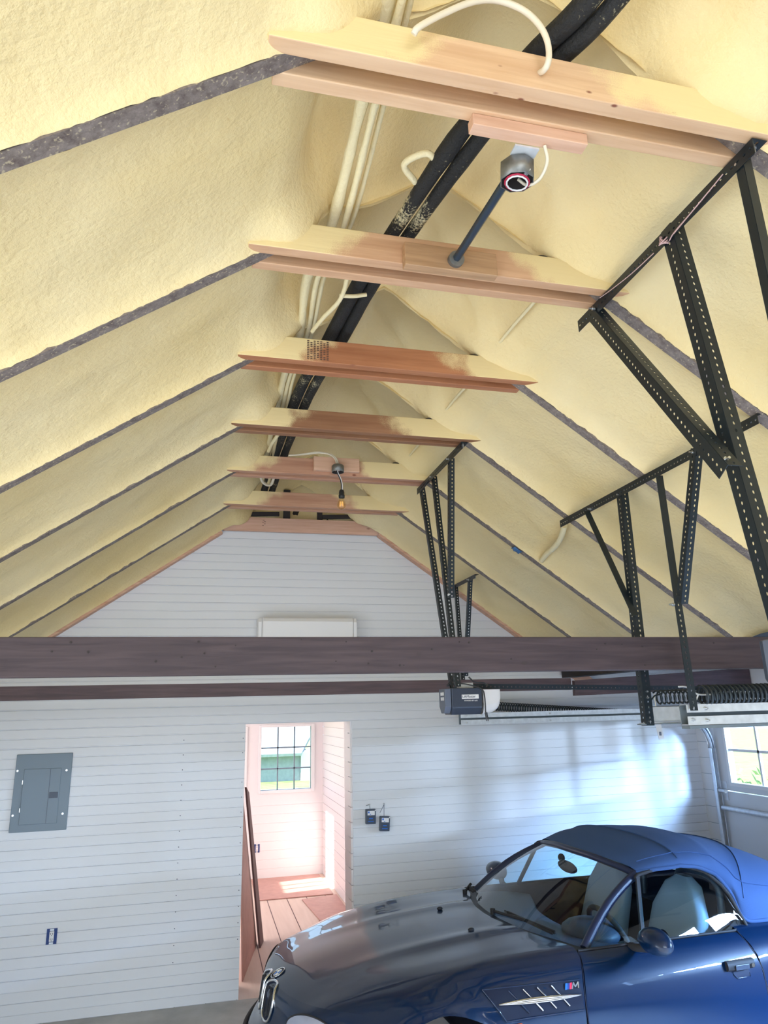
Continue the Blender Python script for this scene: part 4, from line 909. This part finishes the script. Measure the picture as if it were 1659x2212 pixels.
# doors
def sidesec(x,t):
    # belt to sill
    return [(x,.60,.885),(x,.742,.874),(x,.855,.72),(x,.868,.50),(x,.862,.21)][t]
for sgn,lab in ((1,'near'),(-1,'far')):
    st=[]
    for k,(xb,xm,xl) in enumerate(((1.572,1.524,1.524),(1.80,1.78,1.78),(2.05,2.04,2.04),(2.30,2.30,2.30),(2.48,2.50,2.50),(2.580,2.615,2.620))):
        st.append([V(xb+0.01,0.60,.888),V(xb,.742,.872-0.002*k),V((xb+xm)/2,.815,.80),V(xm,.856,.70),V(xl,.869,.50),V(xl,.862,.22)])
    Dg=loft([[tuple(p) for p in r] for r in st],6,5,sym=False)
    m=MB(); m.grid([[L3(p.x,p.y*sgn,p.z) for p in row[5:]] for row in Dg],0); dr=cb(m,'door',MAT['paint'])
    if sgn>0: DG=Dg
    m=MB(); m.grid([[L3(p.x,(p.y-0.03)*sgn,p.z) for p in row[5:]] for row in Dg],0); cb(m,'door_lining',MAT['interior'])
    # belt trim
    m=MB(); m.tube([L3(Dg[i][5].x,(Dg[i][5].y-0.012)*sgn,Dg[i][5].z+0.004) for i in range(0,len(Dg),3)]+[L3(2.60,0.722*sgn,0.868)],0.008,6); cb(m,'belt_trim',MAT['rubber'])
    # dark shut lines
    m=MB(); m.tube([L3(1.518,0.853*sgn,0.72)]+[L3(1.518,sgn*(0.8675-0.0035*0),z) for z in (0.6,0.5,0.35,0.22)],0.004,5); m.tube([L3(1.567,0.744*sgn,0.873),L3(1.548,0.80*sgn,0.815),L3(1.518,0.853*sgn,0.72)],0.0035,5)
    cb(m,'shut_line',MAT['mesh']); m=MB(); m.tube([L3(2.588,0.742*sgn,0.866),L3(2.606,0.82*sgn,0.79),L3(2.622,0.857*sgn,0.69),L3(2.625,0.8675*sgn,0.5),L3(2.625,0.861*sgn,0.22)],0.004,5); cb(m,'shut_line',MAT['mesh'])
DS=[p for row in DG for p in row]
def doorw(x,z):
    b=sorted(DS,key=lambda p:(p.x-x)**2+(p.z-z)**2)[:3]; wt=[1/((p.x-x)**2+(p.z-z)**2+1e-5) for p in b]; return sum(p.y*q for p,q in zip(b,wt))/sum(wt)
# rear body
RR=[
 [(2.585,0,.86),(2.585,.25,.865),(2.585,.45,.87),(2.590,.60,.878),(2.590,.742,.866),(2.627,.856,.70),(2.63,.862,.21)],
 [(2.80,0,.87),(2.80,.25,.872),(2.80,.45,.876),(2.80,.60,.88),(2.80,.755,.874),(2.80,.868,.72),(2.83,.866,.26)],
 [(2.98,0,.88),(2.98,.25,.882),(2.98,.45,.885),(2.98,.60,.886),(2.97,.76,.876),(2.95,.872,.76),(2.87,.872,.50)],
 [(3.12,0,.882),(3.12,.25,.884),(3.12,.45,.886),(3.11,.60,.884),(3.10,.755,.872),(3.07,.868,.78),(3.00,.876,.66)],
 [(3.30,0,.882),(3.30,.25,.882),(3.30,.45,.88),(3.30,.60,.876),(3.28,.745,.862),(3.24,.86,.80),(3.22,.878,.722)],
 [(3.52,0,.872),(3.52,.25,.87),(3.51,.45,.866),(3.49,.60,.858),(3.46,.735,.842),(3.42,.845,.77),(3.42,.872,.66)],
 [(3.74,0,.845),(3.73,.25,.843),(3.72,.45,.838),(3.68,.60,.828),(3.62,.73,.806),(3.56,.83,.72),(3.55,.866,.52)],
 [(3.90,0,.80),(3.895,.25,.798),(3.87,.45,.79),(3.82,.60,.775),(3.75,.73,.74),(3.66,.83,.58),(3.60,.86,.36)],
 [(3.98,0,.66),(3.97,.25,.66),(3.94,.45,.65),(3.88,.62,.63),(3.80,.75,.58),(3.70,.83,.42),(3.61,.855,.27)],
 [(4.0,0,.42),(3.99,.25,.42),(3.96,.45,.42),(3.90,.63,.41),(3.82,.76,.38),(3.70,.84,.30),(3.62,.85,.25)],
 [(3.93,0,.24),(3.92,.25,.24),(3.89,.45,.24),(3.84,.62,.24),(3.76,.75,.24),(3.68,.83,.24),(3.62,.845,.24)],
]
H=loft(RR,5,4); m=MB(); m.grid([[L3(p.x,p.y,p.z) for p in row] for row in H],0); cb(m,'rear_body',MAT['paint'])
arch_return([row[-1] for row in H[4:38]],0.20); arch_return([row[0] for row in H[4:38]],0.20)
# cabin floor and bulkheads
m=MB(); m.box(1.30,2.75,-0.80,0.80,0.18,0.22); m.box(1.30,1.33,-0.72,0.72,0.2,0.84); m.box(2.72,2.75,-0.70,0.70,0.2,0.86); m.box(1.9,2.7,-0.12,0.12,0.2,0.48); cb(m,'cabin_tub',MAT['interior'])
# windshield, frame and cowl
BASE=[(1.445,0,.885),(1.468,.25,.884),(1.522,.42,.880),(1.585,.56,.876),(1.632,.685,.872)]
HEAD=[(2.035,0,1.208),(2.042,.2,1.206),(2.068,.38,1.190),(2.09,.46,1.178),(2.108,.53,1.163)]
def symline(pts,n=5):
    r=[V(p[0],-p[1],p[2]) for p in pts[:0:-1]]+[V(*p) for p in pts]; return spline(r,n)
b_,h_=symline(BASE),symline(HEAD)
P=[]
for i in range(9):
    t=i/8; bul=0.028*math.sin(math.pi*t)
    P.append([L3(*(p+(q-p)*t+V(-bul*0.6,0,bul))) for p,q in zip(b_,h_)])
m=MB(); m.grid(P,0); cb(m,'windshield',MAT['shield'])
m=MB()
for e in (0,-1): m.tube([r[e]+V(0.008,0,-0.004) for r in P],0.024,8)
m.tube([p+V(0,0,-0.004) for p in P[-1]],0.021,8); cb(m,'windshield_frame',MAT['pillar'])
m=MB(); m.tube([r[-1]+V(0.012,-0.014,-0.004) for r in P],0.010,6); m.tube([r[0]+V(0.012,0.014,-0.004) for r in P],0.010,6); cb(m,'pillar_cover',MAT['pillar'])
m=MB(); top=GL[-1]; lim=[p for p in top if abs(p.y)<0.735]
bb=P[0]; nA=len(bb); P2=[]
for q in range(nA):
    f=q/(nA-1)*(len(lim)-1); i0=min(int(f),len(lim)-2); a=lim[i0].lerp(lim[i0+1],f-i0); P2.append([a+V(0.004,0,-0.010),a.lerp(bb[q],0.5)+V(0,0,-0.018),bb[q]+V(0.012,0,-0.006)])
m.grid(P2,0); cb(m,'cowl_panel',MAT['cowl'])
# dashboard, binnacle, steering wheel
P=[[L3(p.x+0.02+0.40*t,p.y*(0.98),p.z-0.02-0.05*t*t-0.01*math.cos(p.y*3)) for p in b_] for t in (0,.25,.5,.75,1.0)]
P.append([q+V(0.05,0,-0.10) for q in P[-1]]); P.append([q+V(0.02,0,-0.25) for q in P[-1]])
m=MB(); m.grid(P,0); cb(m,'dashboard',MAT['dash'])
m=MB(); m.ball((1.89,-0.36,0.845),0.16,0.20,0.065,16,10); cb(m,'instrument_hood',MAT['dash'])
c=V(2.02,-0.36,0.80); ax=V(0.90,0,0.43).normalized(); a=V(0,1,0); b=ax.cross(a)
m=MB(); m.tube([c+(a*math.cos(t*math.pi/12)+b*math.sin(t*math.pi/12))*0.175 for t in range(24)],0.016,8,closed=True)
for t in (0.3,2.84,4.71): m.bar(c-ax*0.03,c+(a*math.cos(t)+b*math.sin(t))*0.17,0.035,0.014,up=ax)
m.ball(c-ax*0.03,0.055,0.055,0.055,10,8); cb(m,'steering_wheel',MAT['rubber'])
# side windows with quarter bar
def topz(x):
    T=[(1.625,.872),(1.80,.985),(2.00,1.10),(2.10,1.158),(2.25,1.177),(2.43,1.177),(2.56,1.135),(2.635,1.06),(2.672,.97),(2.68,.872)]
    for (a,za),(b,zb) in zip(T[:-1],T[1:]):
        if a<=x<=b: return za+(zb-za)*(x-a)/(b-a)
    return .872
for sgn in (1,-1):
    xs_=[1.625+ (2.68-1.625)*i/40 for i in range(41)]
    P=[[L3(x,sgn*(0.712-0.5*(z-.87)+0.012*math.sin(math.pi*t)),z) for t in [q/6 for q in range(7)] for z in [.868+(topz(x)-.868)*t]] for x in xs_]
    gap=lambda x: 1.985<x<2.0
    m=MB(); m.grid(P,0,True,keep=lambda i,j: xs_[i]>=1.985); cb(m,'side_window',MAT['car_glass'])
    m=MB(); m.grid(P,0,True,keep=lambda i,j: xs_[i]<1.985); cb(m,'quarter_window',MAT['car_glass'])
    m=MB(); m.bar(L3(1.985,0.716*sgn,.868),L3(2.095,0.570*sgn,1.160),0.024,0.014,up=(0,1,0)); cb(m,'window_bar',MAT['rubber'])
    m=MB(); m.tube([r[-1]+V(0,-0.004*sgn,0.004) for r in P[17:]],0.011,6); cb(m,'window_seal',MAT['rubber'])
# soft top
SC=[(2.028,0,1.222,2.110,.540,1.168,2.3),(2.24,0,1.272,2.25,.578,1.182,2.4),(2.42,0,1.290,2.38,.588,1.184,2.4),(2.58,0,1.291,2.50,.592,1.172,2.5),(2.74,0,1.274,2.61,.604,1.118,2.6),(2.88,0,1.245,2.675,.640,1.02,2.6),(3.02,0,1.210,2.69,.690,.905,2.6),(3.15,0,1.173,2.80,.712,.890,2.6),(3.28,0,1.128,2.98,.705,.893,2.5),(3.42,0,1.068,3.20,.660,.892,2.3),(3.55,0,0.985,3.42,.55,.886,2.1),(3.66,0,0.895,3.60,.35,.882,2.0)]
st=[]
for xc,_,zc,xe,we,ze,n in SC:
    r=[]
    for q in range(9):
        a_=math.pi/2*q/8; w=we*math.sin(a_)**(2/n); z=ze+(zc-ze)*max(0,math.cos(a_))**(2/n); f=(w/we)**2
        r.append((xc+(xe-xc)*f,w,z))
    st.append(r)
S_=loft(st,5,3)
for i,row in enumerate(S_):
    for p in row:
        for c_,am in ((10,0.006),(20,0.007),(31,0.009)): p.z+=am*math.exp(-((i-c_)/1.1)**2)*(1 if abs(p.y)<0.62 else 0)
m=MB(); m.grid([[L3(p.x,p.y,p.z) for p in row] for row in S_],0); top=cb(m,'soft_top',MAT['fabric'])
for c_ in (10,31):
    m=MB(); m.tube([L3(p.x,p.y,p.z+0.0015) for p in S_[c_]][4:-4],0.0035,5); cb(m,'seam',MAT['fabric'],top)
m=MB(); m.tube([L3(row[len(row)//2+16].x,row[len(row)//2+16].y,row[len(row)//2+16].z+0.002) for row in S_[2:48]],0.004,5); cb(m,'seam',MAT['fabric'],top)
m=MB(); m.tube([L3(row[-1].x,row[-1].y,row[-1].z) for row in S_],0.012,6); m.tube([L3(row[0].x,row[0].y,row[0].z) for row in S_],0.012,6); cb(m,'edge_binding',MAT['fabric'],top)
# seats
for w0 in (0.36,-0.36):
    P=[]
    for i in range(15):
        t=i/14; z=0.42+0.66*t; x=2.36+0.22*t; wd=0.235*(1-0.10*t) if t<0.72 else 0.235*0.92-(t-0.72)*0.40; th=0.085*(1-0.35*t)
        if i==14: wd*=0.5; th*=0.5
        P.append([L3(x+th*math.copysign(abs(math.cos(q*math.pi/10))**0.6,math.cos(q*math.pi/10))*(1 if math.cos(q*math.pi/10)>0 else (0.75+0.3*abs(math.sin(q*math.pi/10)))),w0+wd*math.copysign(abs(math.sin(q*math.pi/10))**0.6,math.sin(q*math.pi/10)),z) for q in range(21)])
    m=MB(); m.grid(P,0); m.add(P[-1][:-1],[list(range(20))],0,True); bk=m
    m.box(1.93,2.40,-w0-0.23,-w0+0.23,0.30,0.44); cb(m,'seat',MAT['seat'])
    m=MB(); m.tube(spline([L3(2.66,w0+0.19,0.86),L3(2.67,w0+0.18,1.03),L3(2.67,w0+0.10,1.09),L3(2.67,w0-0.10,1.09),L3(2.67,w0-0.18,1.03),L3(2.66,w0-0.19,0.86)],6),0.022,8); cb(m,'roll_hoop',MAT['dgrey'])
# mirrors
for sgn in (1,-1):
    c=L3(1.925,0.915*sgn,0.930)
    P=[]
    for i in range(13):
        a_=math.pi*i/12; r=math.sin(a_)**0.75; xx=-0.075*math.cos(a_) if a_<math.pi/2 else -0.050*math.cos(a_)
        P.append([c+V(xx+0.01*math.cos(q*math.pi/10)*0,sgn*-0.112*r*math.cos(q*math.pi/10),0.062*r*math.sin(q*math.pi/10)) for q in range(21)])
    m=MB(); m.grid(P,0); mr=cb(m,'door_mirror',MAT['paint'])
    m=MB(); m.tube(spline([c+V(0.0,sgn*0.05,-0.045),c+V(-0.03,sgn*0.13,-0.06),c+V(-0.04,sgn*0.175,-0.062)],5),[0.020]*11,8); cb(m,'mirror_stalk',MAT['rubber'],mr)
    m=MB(); m.lathe(c+V(0.0495,0,0),V(1,0,0),[(0.0,0.0),(0.05,0.0)],16); cb(m,'mirror_glass',MAT['chrome'],mr)
# rear-view mirror
m=MB(); m.ball((2.00,0.03,1.105),0.02,0.115,0.036,14,8); m.tube([V(1.945,0.0,1.165),V(1.965,0.01,1.14),V(1.995,0.03,1.115)],0.012,6); m.ball((1.945,0.0,1.168),0.02,0.03,0.025,10,6); cb(m,'rear_view_mirror',MAT['rubber'])
# wipers
for (q0,q1,q2) in (((1.450,-0.02,.905),(1.505,0.27,.918),(1.575,0.50,.900)),((1.500,-0.56,.895),(1.565,-0.60,.93),(1.53,-0.45,.915))):
    m=MB(); a_,b__,c_=L3(*q0),L3(*q1),L3(*q2); m.tube([a_,b__],0.009,6); m.bar(b__+(a_-b__)*0.6+V(0.02,0,0.008),c_+V(0.0,0,0.004),0.010,0.016); m.bar(a_.lerp(c_,0.15)+V(0.024,0,0.012),c_+V(-0.015,0,0.0),0.006,0.012); m.cyl(a_-V(0,0,.02),a_+V(0,0,.012),0.016,8); cb(m,'wiper',MAT['rubber'])
for w0 in (0.26,-0.22):
    xx=1.18; m=MB(); m.ball(L3(xx,w0,0.893+0.006),0.020,0.014,0.010,10,6); cb(m,'washer_nozzle',MAT['rubber'],hood)
# twin grille with chrome rims
for sgn in (1,-1):
    out=[(0.026,.690),(0.050,.714),(0.105,.716),(0.155,.700),(0.184,.660),(0.180,.612),(0.150,.566),(0.105,.548),(0.055,.556),(0.028,.590)]
    ring=spline([L3(nosex(w*sgn,z)-0.006,w*sgn,z) for w,z in out],4,closed=True)
    m=MB(); m.tube(ring,0.0075,8,closed=True); kg=cb(m,'grille_rim',MAT['chrome'])
    cw,cz=0.105*sgn,0.632; ctr=L3(nosex(cw,cz)-0.0045,cw,cz)
    m=MB(); ins=[p+V(-0.001,0,0) for p in ring]; m.add(ins+[ctr],[(i,(i+1)%len(ins),len(ins)) for i in range(len(ins))],0,True); gm=cb(m,'grille_mesh',MAT['mesh'],kg)
    m=MB()
    for w in (0.05,0.068,0.086,0.104,0.122,0.140,0.157):
        z1=.705-abs(w-0.09)*0.35; z0=.565+abs(w-0.1)*0.45
        m.bar(L3(nosex(w*sgn,z1)-0.008,w*sgn,z1),L3(nosex(w*sgn,z0)-0.008,w*sgn,z0),0.004,0.010,up=(1,0,0))
    cb(m,'grille_slats',MAT['rubber'],kg)
# round bonnet badge
def hoodpt(x,w):
    pts=[p for row in G[20:40] for p in row]; b=sorted(pts,key=lambda p:(p.x-x)**2+(p.y-w)**2)[:4]; wt=[1/((p.x-x)**2+(p.y-w)**2+1e-6) for p in b]; return sum(p.z*q for p,q in zip(b,wt))/sum(wt)
bc=V(0.130,0,hoodpt(0.130,0)); sl=(hoodpt(0.17,0)-hoodpt(0.09,0))/0.08; bx=V(1,0,sl).normalized(); by=V(0,1,0); bz=bx.cross(by)
em=MB(); em.lathe(bc,bz,[(0.0,0.006),(0.026,0.006),(0.026,0.0065),(0.039,0.0065),(0.041,0.004),(0.041,-0.003)],28); badge=cb(em,'bonnet_badge',MAT['mesh'],hood)
m=MB(); m.tube([bc+bz*0.0065+(bx*math.cos(t*math.pi/14)+by*math.sin(t*math.pi/14))*0.040 for t in range(28)],0.0022,6,closed=True); m.tube([bc+bz*0.0068+(bx*math.cos(t*math.pi/14)+by*math.sin(t*math.pi/14))*0.026 for t in range(28)],0.0013,6,closed=True); cb(m,'badge_rim',MAT['chrome'],badge)
for q in range(4):
    m=MB(); o_=bc+bz*0.0072; m.add([o_]+[o_+(bx*math.cos(t)+by*math.sin(t))*0.025 for t in [q*math.pi/2+k*math.pi/16 for k in range(9)]],[(0,k+1,k+2) for k in range(8)]); cb(m,'badge_quarter',MAT['badge_b'] if q%2 else MAT['wht'],badge)
# headlights, bumper mouldings
def gpt(i,j,off):
    i0=max(0,min(len(GL)-2,int(i))); j0=max(0,min(ntt-2,int(j))); f=i-i0; g_=j-j0
    p=(GL[i0][j0]*(1-f)+GL[i0+1][j0]*f)*(1-g_)+(GL[i0][j0+1]*(1-f)+GL[i0+1][j0+1]*f)*g_
    nrm=(GL[i0+1][j0]-GL[i0][j0]).cross(GL[i0][j0+1]-GL[i0][j0]).normalized()
    if nrm.z<0: nrm=-nrm
    return p+nrm*off
for sgn in (1,-1):
    ci,cj=18.2,tc+13.6*sgn
    P=[[gpt(ci+4.3*q/5*math.cos(t*math.pi/18)+0.9*math.cos(t*math.pi/9)*q/5*0.3,cj+5.0*q/5*math.sin(t*math.pi/18),0.0035+0.004*(1-(q/5)**2)) for t in range(37)] for q in range(6)]
    m=MB(); m.grid(P,0); hl=cb(m,'headlight',MAT['head'])
    m=MB(); m.tube(P[5][:-1],0.004,6,closed=True); cb(m,'headlight_seal',MAT['rubber'],hl)
m=MB()
for row in GL[5:8:2]:
    m.tube([p+V(-0.010,0,0) for p in row[tc-20:tc+21]],0.013,6)
cb(m,'bumper_strip',MAT['rubber'])
m=MB(); m.grid([[p+V(-0.006,0,0) for p in row[tc-12:tc+13]] for row in GL[2:5]],0); cb(m,'air_intake',MAT['mesh'])
# fender vent with chrome spear, fins and badge
q=[(0.985,.790),(1.02,.797),(1.500,.788),(1.503,.665),(1.08,.672),(1.06,.69)]
m=MB(); n=14
def vp(u,v): # bilinear patch
    x=(0.985+0.515*u)*(1-v)+(1.075+0.428*u)*v; z=(.797-0.009*u)*(1-v)+(.672-0.006*u)*v; return x,z
P=[[L3(x,sidew(x,z)+0.0035,z) for v_ in range(6) for x,z in [vp(i/n,v_/5)]] for i in range(n+1)]
m.grid(P,0); fv=cb(m,'fender_vent',MAT['mesh'])
m=MB(); m.tube([P[i][0] for i in range(n+1)],0.004,5); m.tube([P[0][v_] for v_ in range(6)],0.004,5); m.tube([P[i][5] for i in range(n+1)],0.004,5); cb(m,'vent_edge',MAT['paint'],fv)
sp=[]
for i in range(17):
    t=i/16; x=1.045+0.445*t; z=.742-0.012*t; sp.append(L3(x,sidew(x,z)+0.010,z))
for k in range(3):
    m=MB(); m.tube([p+V(0,-0.001,(k-1)*0.0075*math.sin(math.pi*min(1,max(0,i/16)))**0.8) for i,p in enumerate(sp)],[0.002+0.0045*math.sin(math.pi*i/16) for i in range(17)],6); cb(m,'chrome_spear',MAT['chrome'],fv)
for x0 in (1.115,1.19,1.265,1.34):
    m=MB(); pts=[]
    for t in (0,.25,.5,.75,1): x=x0+0.085*t; z=.782-0.092*t; pts.append(L3(x,sidew(x,z)+0.006,z))
    m.tube(pts,0.0042,6); cb(m,'vent_fin',MAT['chrome'] if x0>1.15 else MAT['paint'],fv)
for k,mt in enumerate((MAT['badge_b'],MAT['badge_db'],MAT['badge_r'])):
    x=1.412+k*0.0125; z0,z1=.7555,.7815; y0=sidew(x,z0)+0.008; y1=sidew(x,z1)+0.008
    m=MB(); m.add([L3(x,y0,z0),L3(x+0.0115,y0,z0),L3(x+0.0185,y1,z1),L3(x+0.007,y1,z1)],[(0,1,2,3)]); cb(m,'badge_stripe',mt,fv,solid=0.002)
m=MB(); a0=1.452; zz=(.7555,.7815)
def mp_(x,z): return L3(x+(z-.7555)*0.27,sidew(x,z)+0.009,z)
for a_,b__ in (((a0,.7555),(a0+0.003,.7815)),((a0+0.003,.7815),(a0+0.017,.762)),((a0+0.017,.762),(a0+0.030,.7815)),((a0+0.030,.7815),(a0+0.034,.7555))): m.bar(mp_(*a_),mp_(*b__),0.007,0.003,up=(0,-1,0))
cb(m,'badge_letter',MAT['chrome'],fv)
m=MB(); 
P=[[L3(x,sidew(x,z)+0.004,z) for z in (.610,.636,.655)] for x in (1.075,1.10,1.125,1.155)]; m.grid(P,0); cb(m,'side_marker',MAT['amber'],solid=0.004)
# door handle
hx,hz=2.475,0.727
P=[]
for i in range(9):
    t=i/8; x=hx-0.088+0.176*t; P.append([L3(x,doorw(x,hz+0.012)+o_,hz+0.012+dz) for o_,dz in ((0.0,0.030),(0.016,0.028),(0.024,0.012),(0.024,-0.006),(0.014,-0.016),(0.0,-0.018))])
m=MB(); m.grid(P,0); m.add(P[0],[(0,1,2,3,4,5)]); m.add(P[-1],[(5,4,3,2,1,0)]); dh=cb(m,'door_handle',MAT['rubber'])
P=[[L3(x,doorw(x,hz+dz)+0.003,hz+dz) for dz in (-0.004,-0.022,-0.042)] for x in (hx-0.05,hx-0.02,hx+0.02,hx+0.055)]
P[0][2]=P[0][2]+V(0.02,0,0); m=MB(); m.grid(P,0); cb(m,'handle_recess',MAT['mesh'],dh)
m=MB(); m.tube([P[0][1],P[0][2],P[-1][2],P[-1][1]],0.0028,5); cb(m,'recess_edge',MAT['paint'],dh)
m=MB(); m.bar(L3(hx-0.045,doorw(hx,hz)+0.0245,hz+0.012),L3(hx+0.045,doorw(hx,hz)+0.0245,hz+0.012),0.006,0.024,up=(0,0,1)); cb(m,'pull_flap',MAT['dgrey'],dh,bevel=0.002)
m=MB(); p=L3(hx+0.068,doorw(hx,hz)+0.0225,hz+0.014); m.cyl(p,p+V(0,-0.006,0),0.010,14); cb(m,'keyhole',MAT['chrome'],dh)
# wheels
for wx in (0.76,3.22):
    for sgn in (1,-1):
        c=L3(wx,0.745*sgn,0.315); n_=V(0,-sgn,0)
        m=MB(); m.lathe(c,n_,[(0.215,-0.09),(0.29,-0.10),(0.312,-0.08),(0.315,0.0),(0.312,0.075),(0.29,0.10),(0.225,0.095),(0.215,0.08),(0.215,-0.09)],40); wh=cb(m,'wheel',MAT['rubber'])
        m=MB(); m.lathe(c,n_,[(0.216,0.085),(0.205,0.095),(0.195,0.06),(0.19,-0.02)],32); m.lathe(c,n_,[(0.0,0.075),(0.05,0.075),(0.055,0.05)],16)
        for k in range(5):
            a_=k*2*math.pi/5; dv=V(math.cos(a_),0,math.sin(a_)); m.bar(c+n_*0.065+dv*0.03,c+n_*0.07+dv*0.205,0.05,0.03,up=n_)
        cb(m,'rim',MAT['rim'],wh)
# ================================================================== outdoors
def grnd(x,y): return -0.12-0.012*max(0,y-11)
struct(MB().add([(-60,YB+0.1,-0.12),(60,YB+0.1,-0.12),(60,90,-1.1),(-60,90,-1.1)],[(0,1,2,3)]),'lawn',MAT['lawn'])
struct(MB().add([(XR+0.14,-40,-0.06),(60,-40,-0.06),(60,YB+0.1,-0.10),(XR+0.14,YB+0.1,-0.10)],[(0,1,2,3)]),'driveway',MAT['drive'])
struct(MB().add([(-60,-60,-0.06),(XR+0.14,-60,-0.06),(XR+0.14,-2.4,-0.06),(-60,-2.4,-0.06)],[(0,1,2,3)]),'yard',MAT['drive'])
hs=thing('house',(4.6,31,-0.36),'neighbouring house with grey shingle roof seen through the side room window','house')
m=MB(); m.box(-1.0,3.95,28.0,34,-0.4,0.72); m.build('walls',MAT['shingle'],hs)
m=MB(); m.add([(-1.2,27.6,0.60),(3.6,27.6,0.60),(4.7,31,1.62),(-1.2,31,1.62),(4.7,34.4,0.6),(-1.2,34.4,0.6)],[(0,1,2,3),(3,2,4,5)]); m.build('roof',MAT['shingle'],hs,solid=0.1)
m=MB(); m.add([(3.62,27.9,-0.5),(8.5,27.9,-0.5),(8.5,27.9,1.2),(5.2,27.9,1.62),(3.62,27.9,0.62)],[(0,1,2,3,4)]); m.build('gable_wall',MAT['siding'],hs,solid=0.1)
for i in range(5):
    x=1.35+i*0.42; p=MB().box(x-0.03,x+0.03,17.5,17.56,grnd(x,17.5)-0.1,0.42); tag(p.build('fence_post',MAT['post']),'slim fence post on the lawn, number %s from the left through the side room window'%('first second third fourth fifth'.split()[i]),'post','fence posts outside')
def bush(name,c,r,n,label,cat,mt='leaf',seed=1,trunk=None,group=None):
    rd=random.Random(seed); o=thing(name,(c[0],c[1],grnd(c[0],c[1]) if c[1]>11 else -0.06),label,cat,group); m=MB()
    for i in range(n):
        th=rd.uniform(0,6.283); ph=math.acos(rd.uniform(-1,1)); rr=rd.uniform(0.55,1.0)
        p=V(c[0]+r[0]*rr*math.sin(ph)*math.cos(th),c[1]+r[1]*rr*math.sin(ph)*math.sin(th),c[2]+r[2]*rr*math.cos(ph)); s_=rd.uniform(0.05,0.11)*max(r)
        a_=V(rd.uniform(-1,1),rd.uniform(-1,1),rd.uniform(-1,1)).normalized()*s_; b__=a_.orthogonal().normalized()*s_*0.6; m.add([p-a_,p+b__,p+a_,p-b__],[(0,1,2,3)])
    m.build('foliage',MAT[mt],o)
    if trunk: t=MB(); t.cyl((c[0],c[1],-0.3),(c[0],c[1],c[2]),trunk,8,r1=trunk*0.6); t.build('trunk',MAT['bark'],o)
for i,(c,r) in enumerate((((1.5,15.0,0.02),(0.32,0.3,0.22)),((2.15,15.4,0.0),(0.35,0.3,0.2)),((0.9,15.6,0.0),(0.35,0.3,0.2)))):
    bush('shrub',c,r,260,('middle','right','left')[i]+' low shrub on the lawn outside the side room window','shrub',seed=i+3,group='shrubs on the lawn')
bush('tree',(11.5,9.5,2.6),(2.2,2.2,2.2),1400,'leafy tree beyond the far garage door window','tree',seed=21,trunk=0.18)
bush('tree',(13.0,5.0,2.8),(2.4,2.4,2.4),1400,'leafy tree further along the driveway outside the garage doors','tree',seed=22,trunk=0.2)
bush('tree',(12.0,0.0,2.8),(2.4,2.4,2.4),1200,'leafy tree opposite the near garage door','tree',seed=23,trunk=0.2)
bush('hedge_shrub',(8.0,9.4,0.45),(1.0,0.8,0.7),600,'low hedge shrub outside the far garage door','shrub',seed=25)
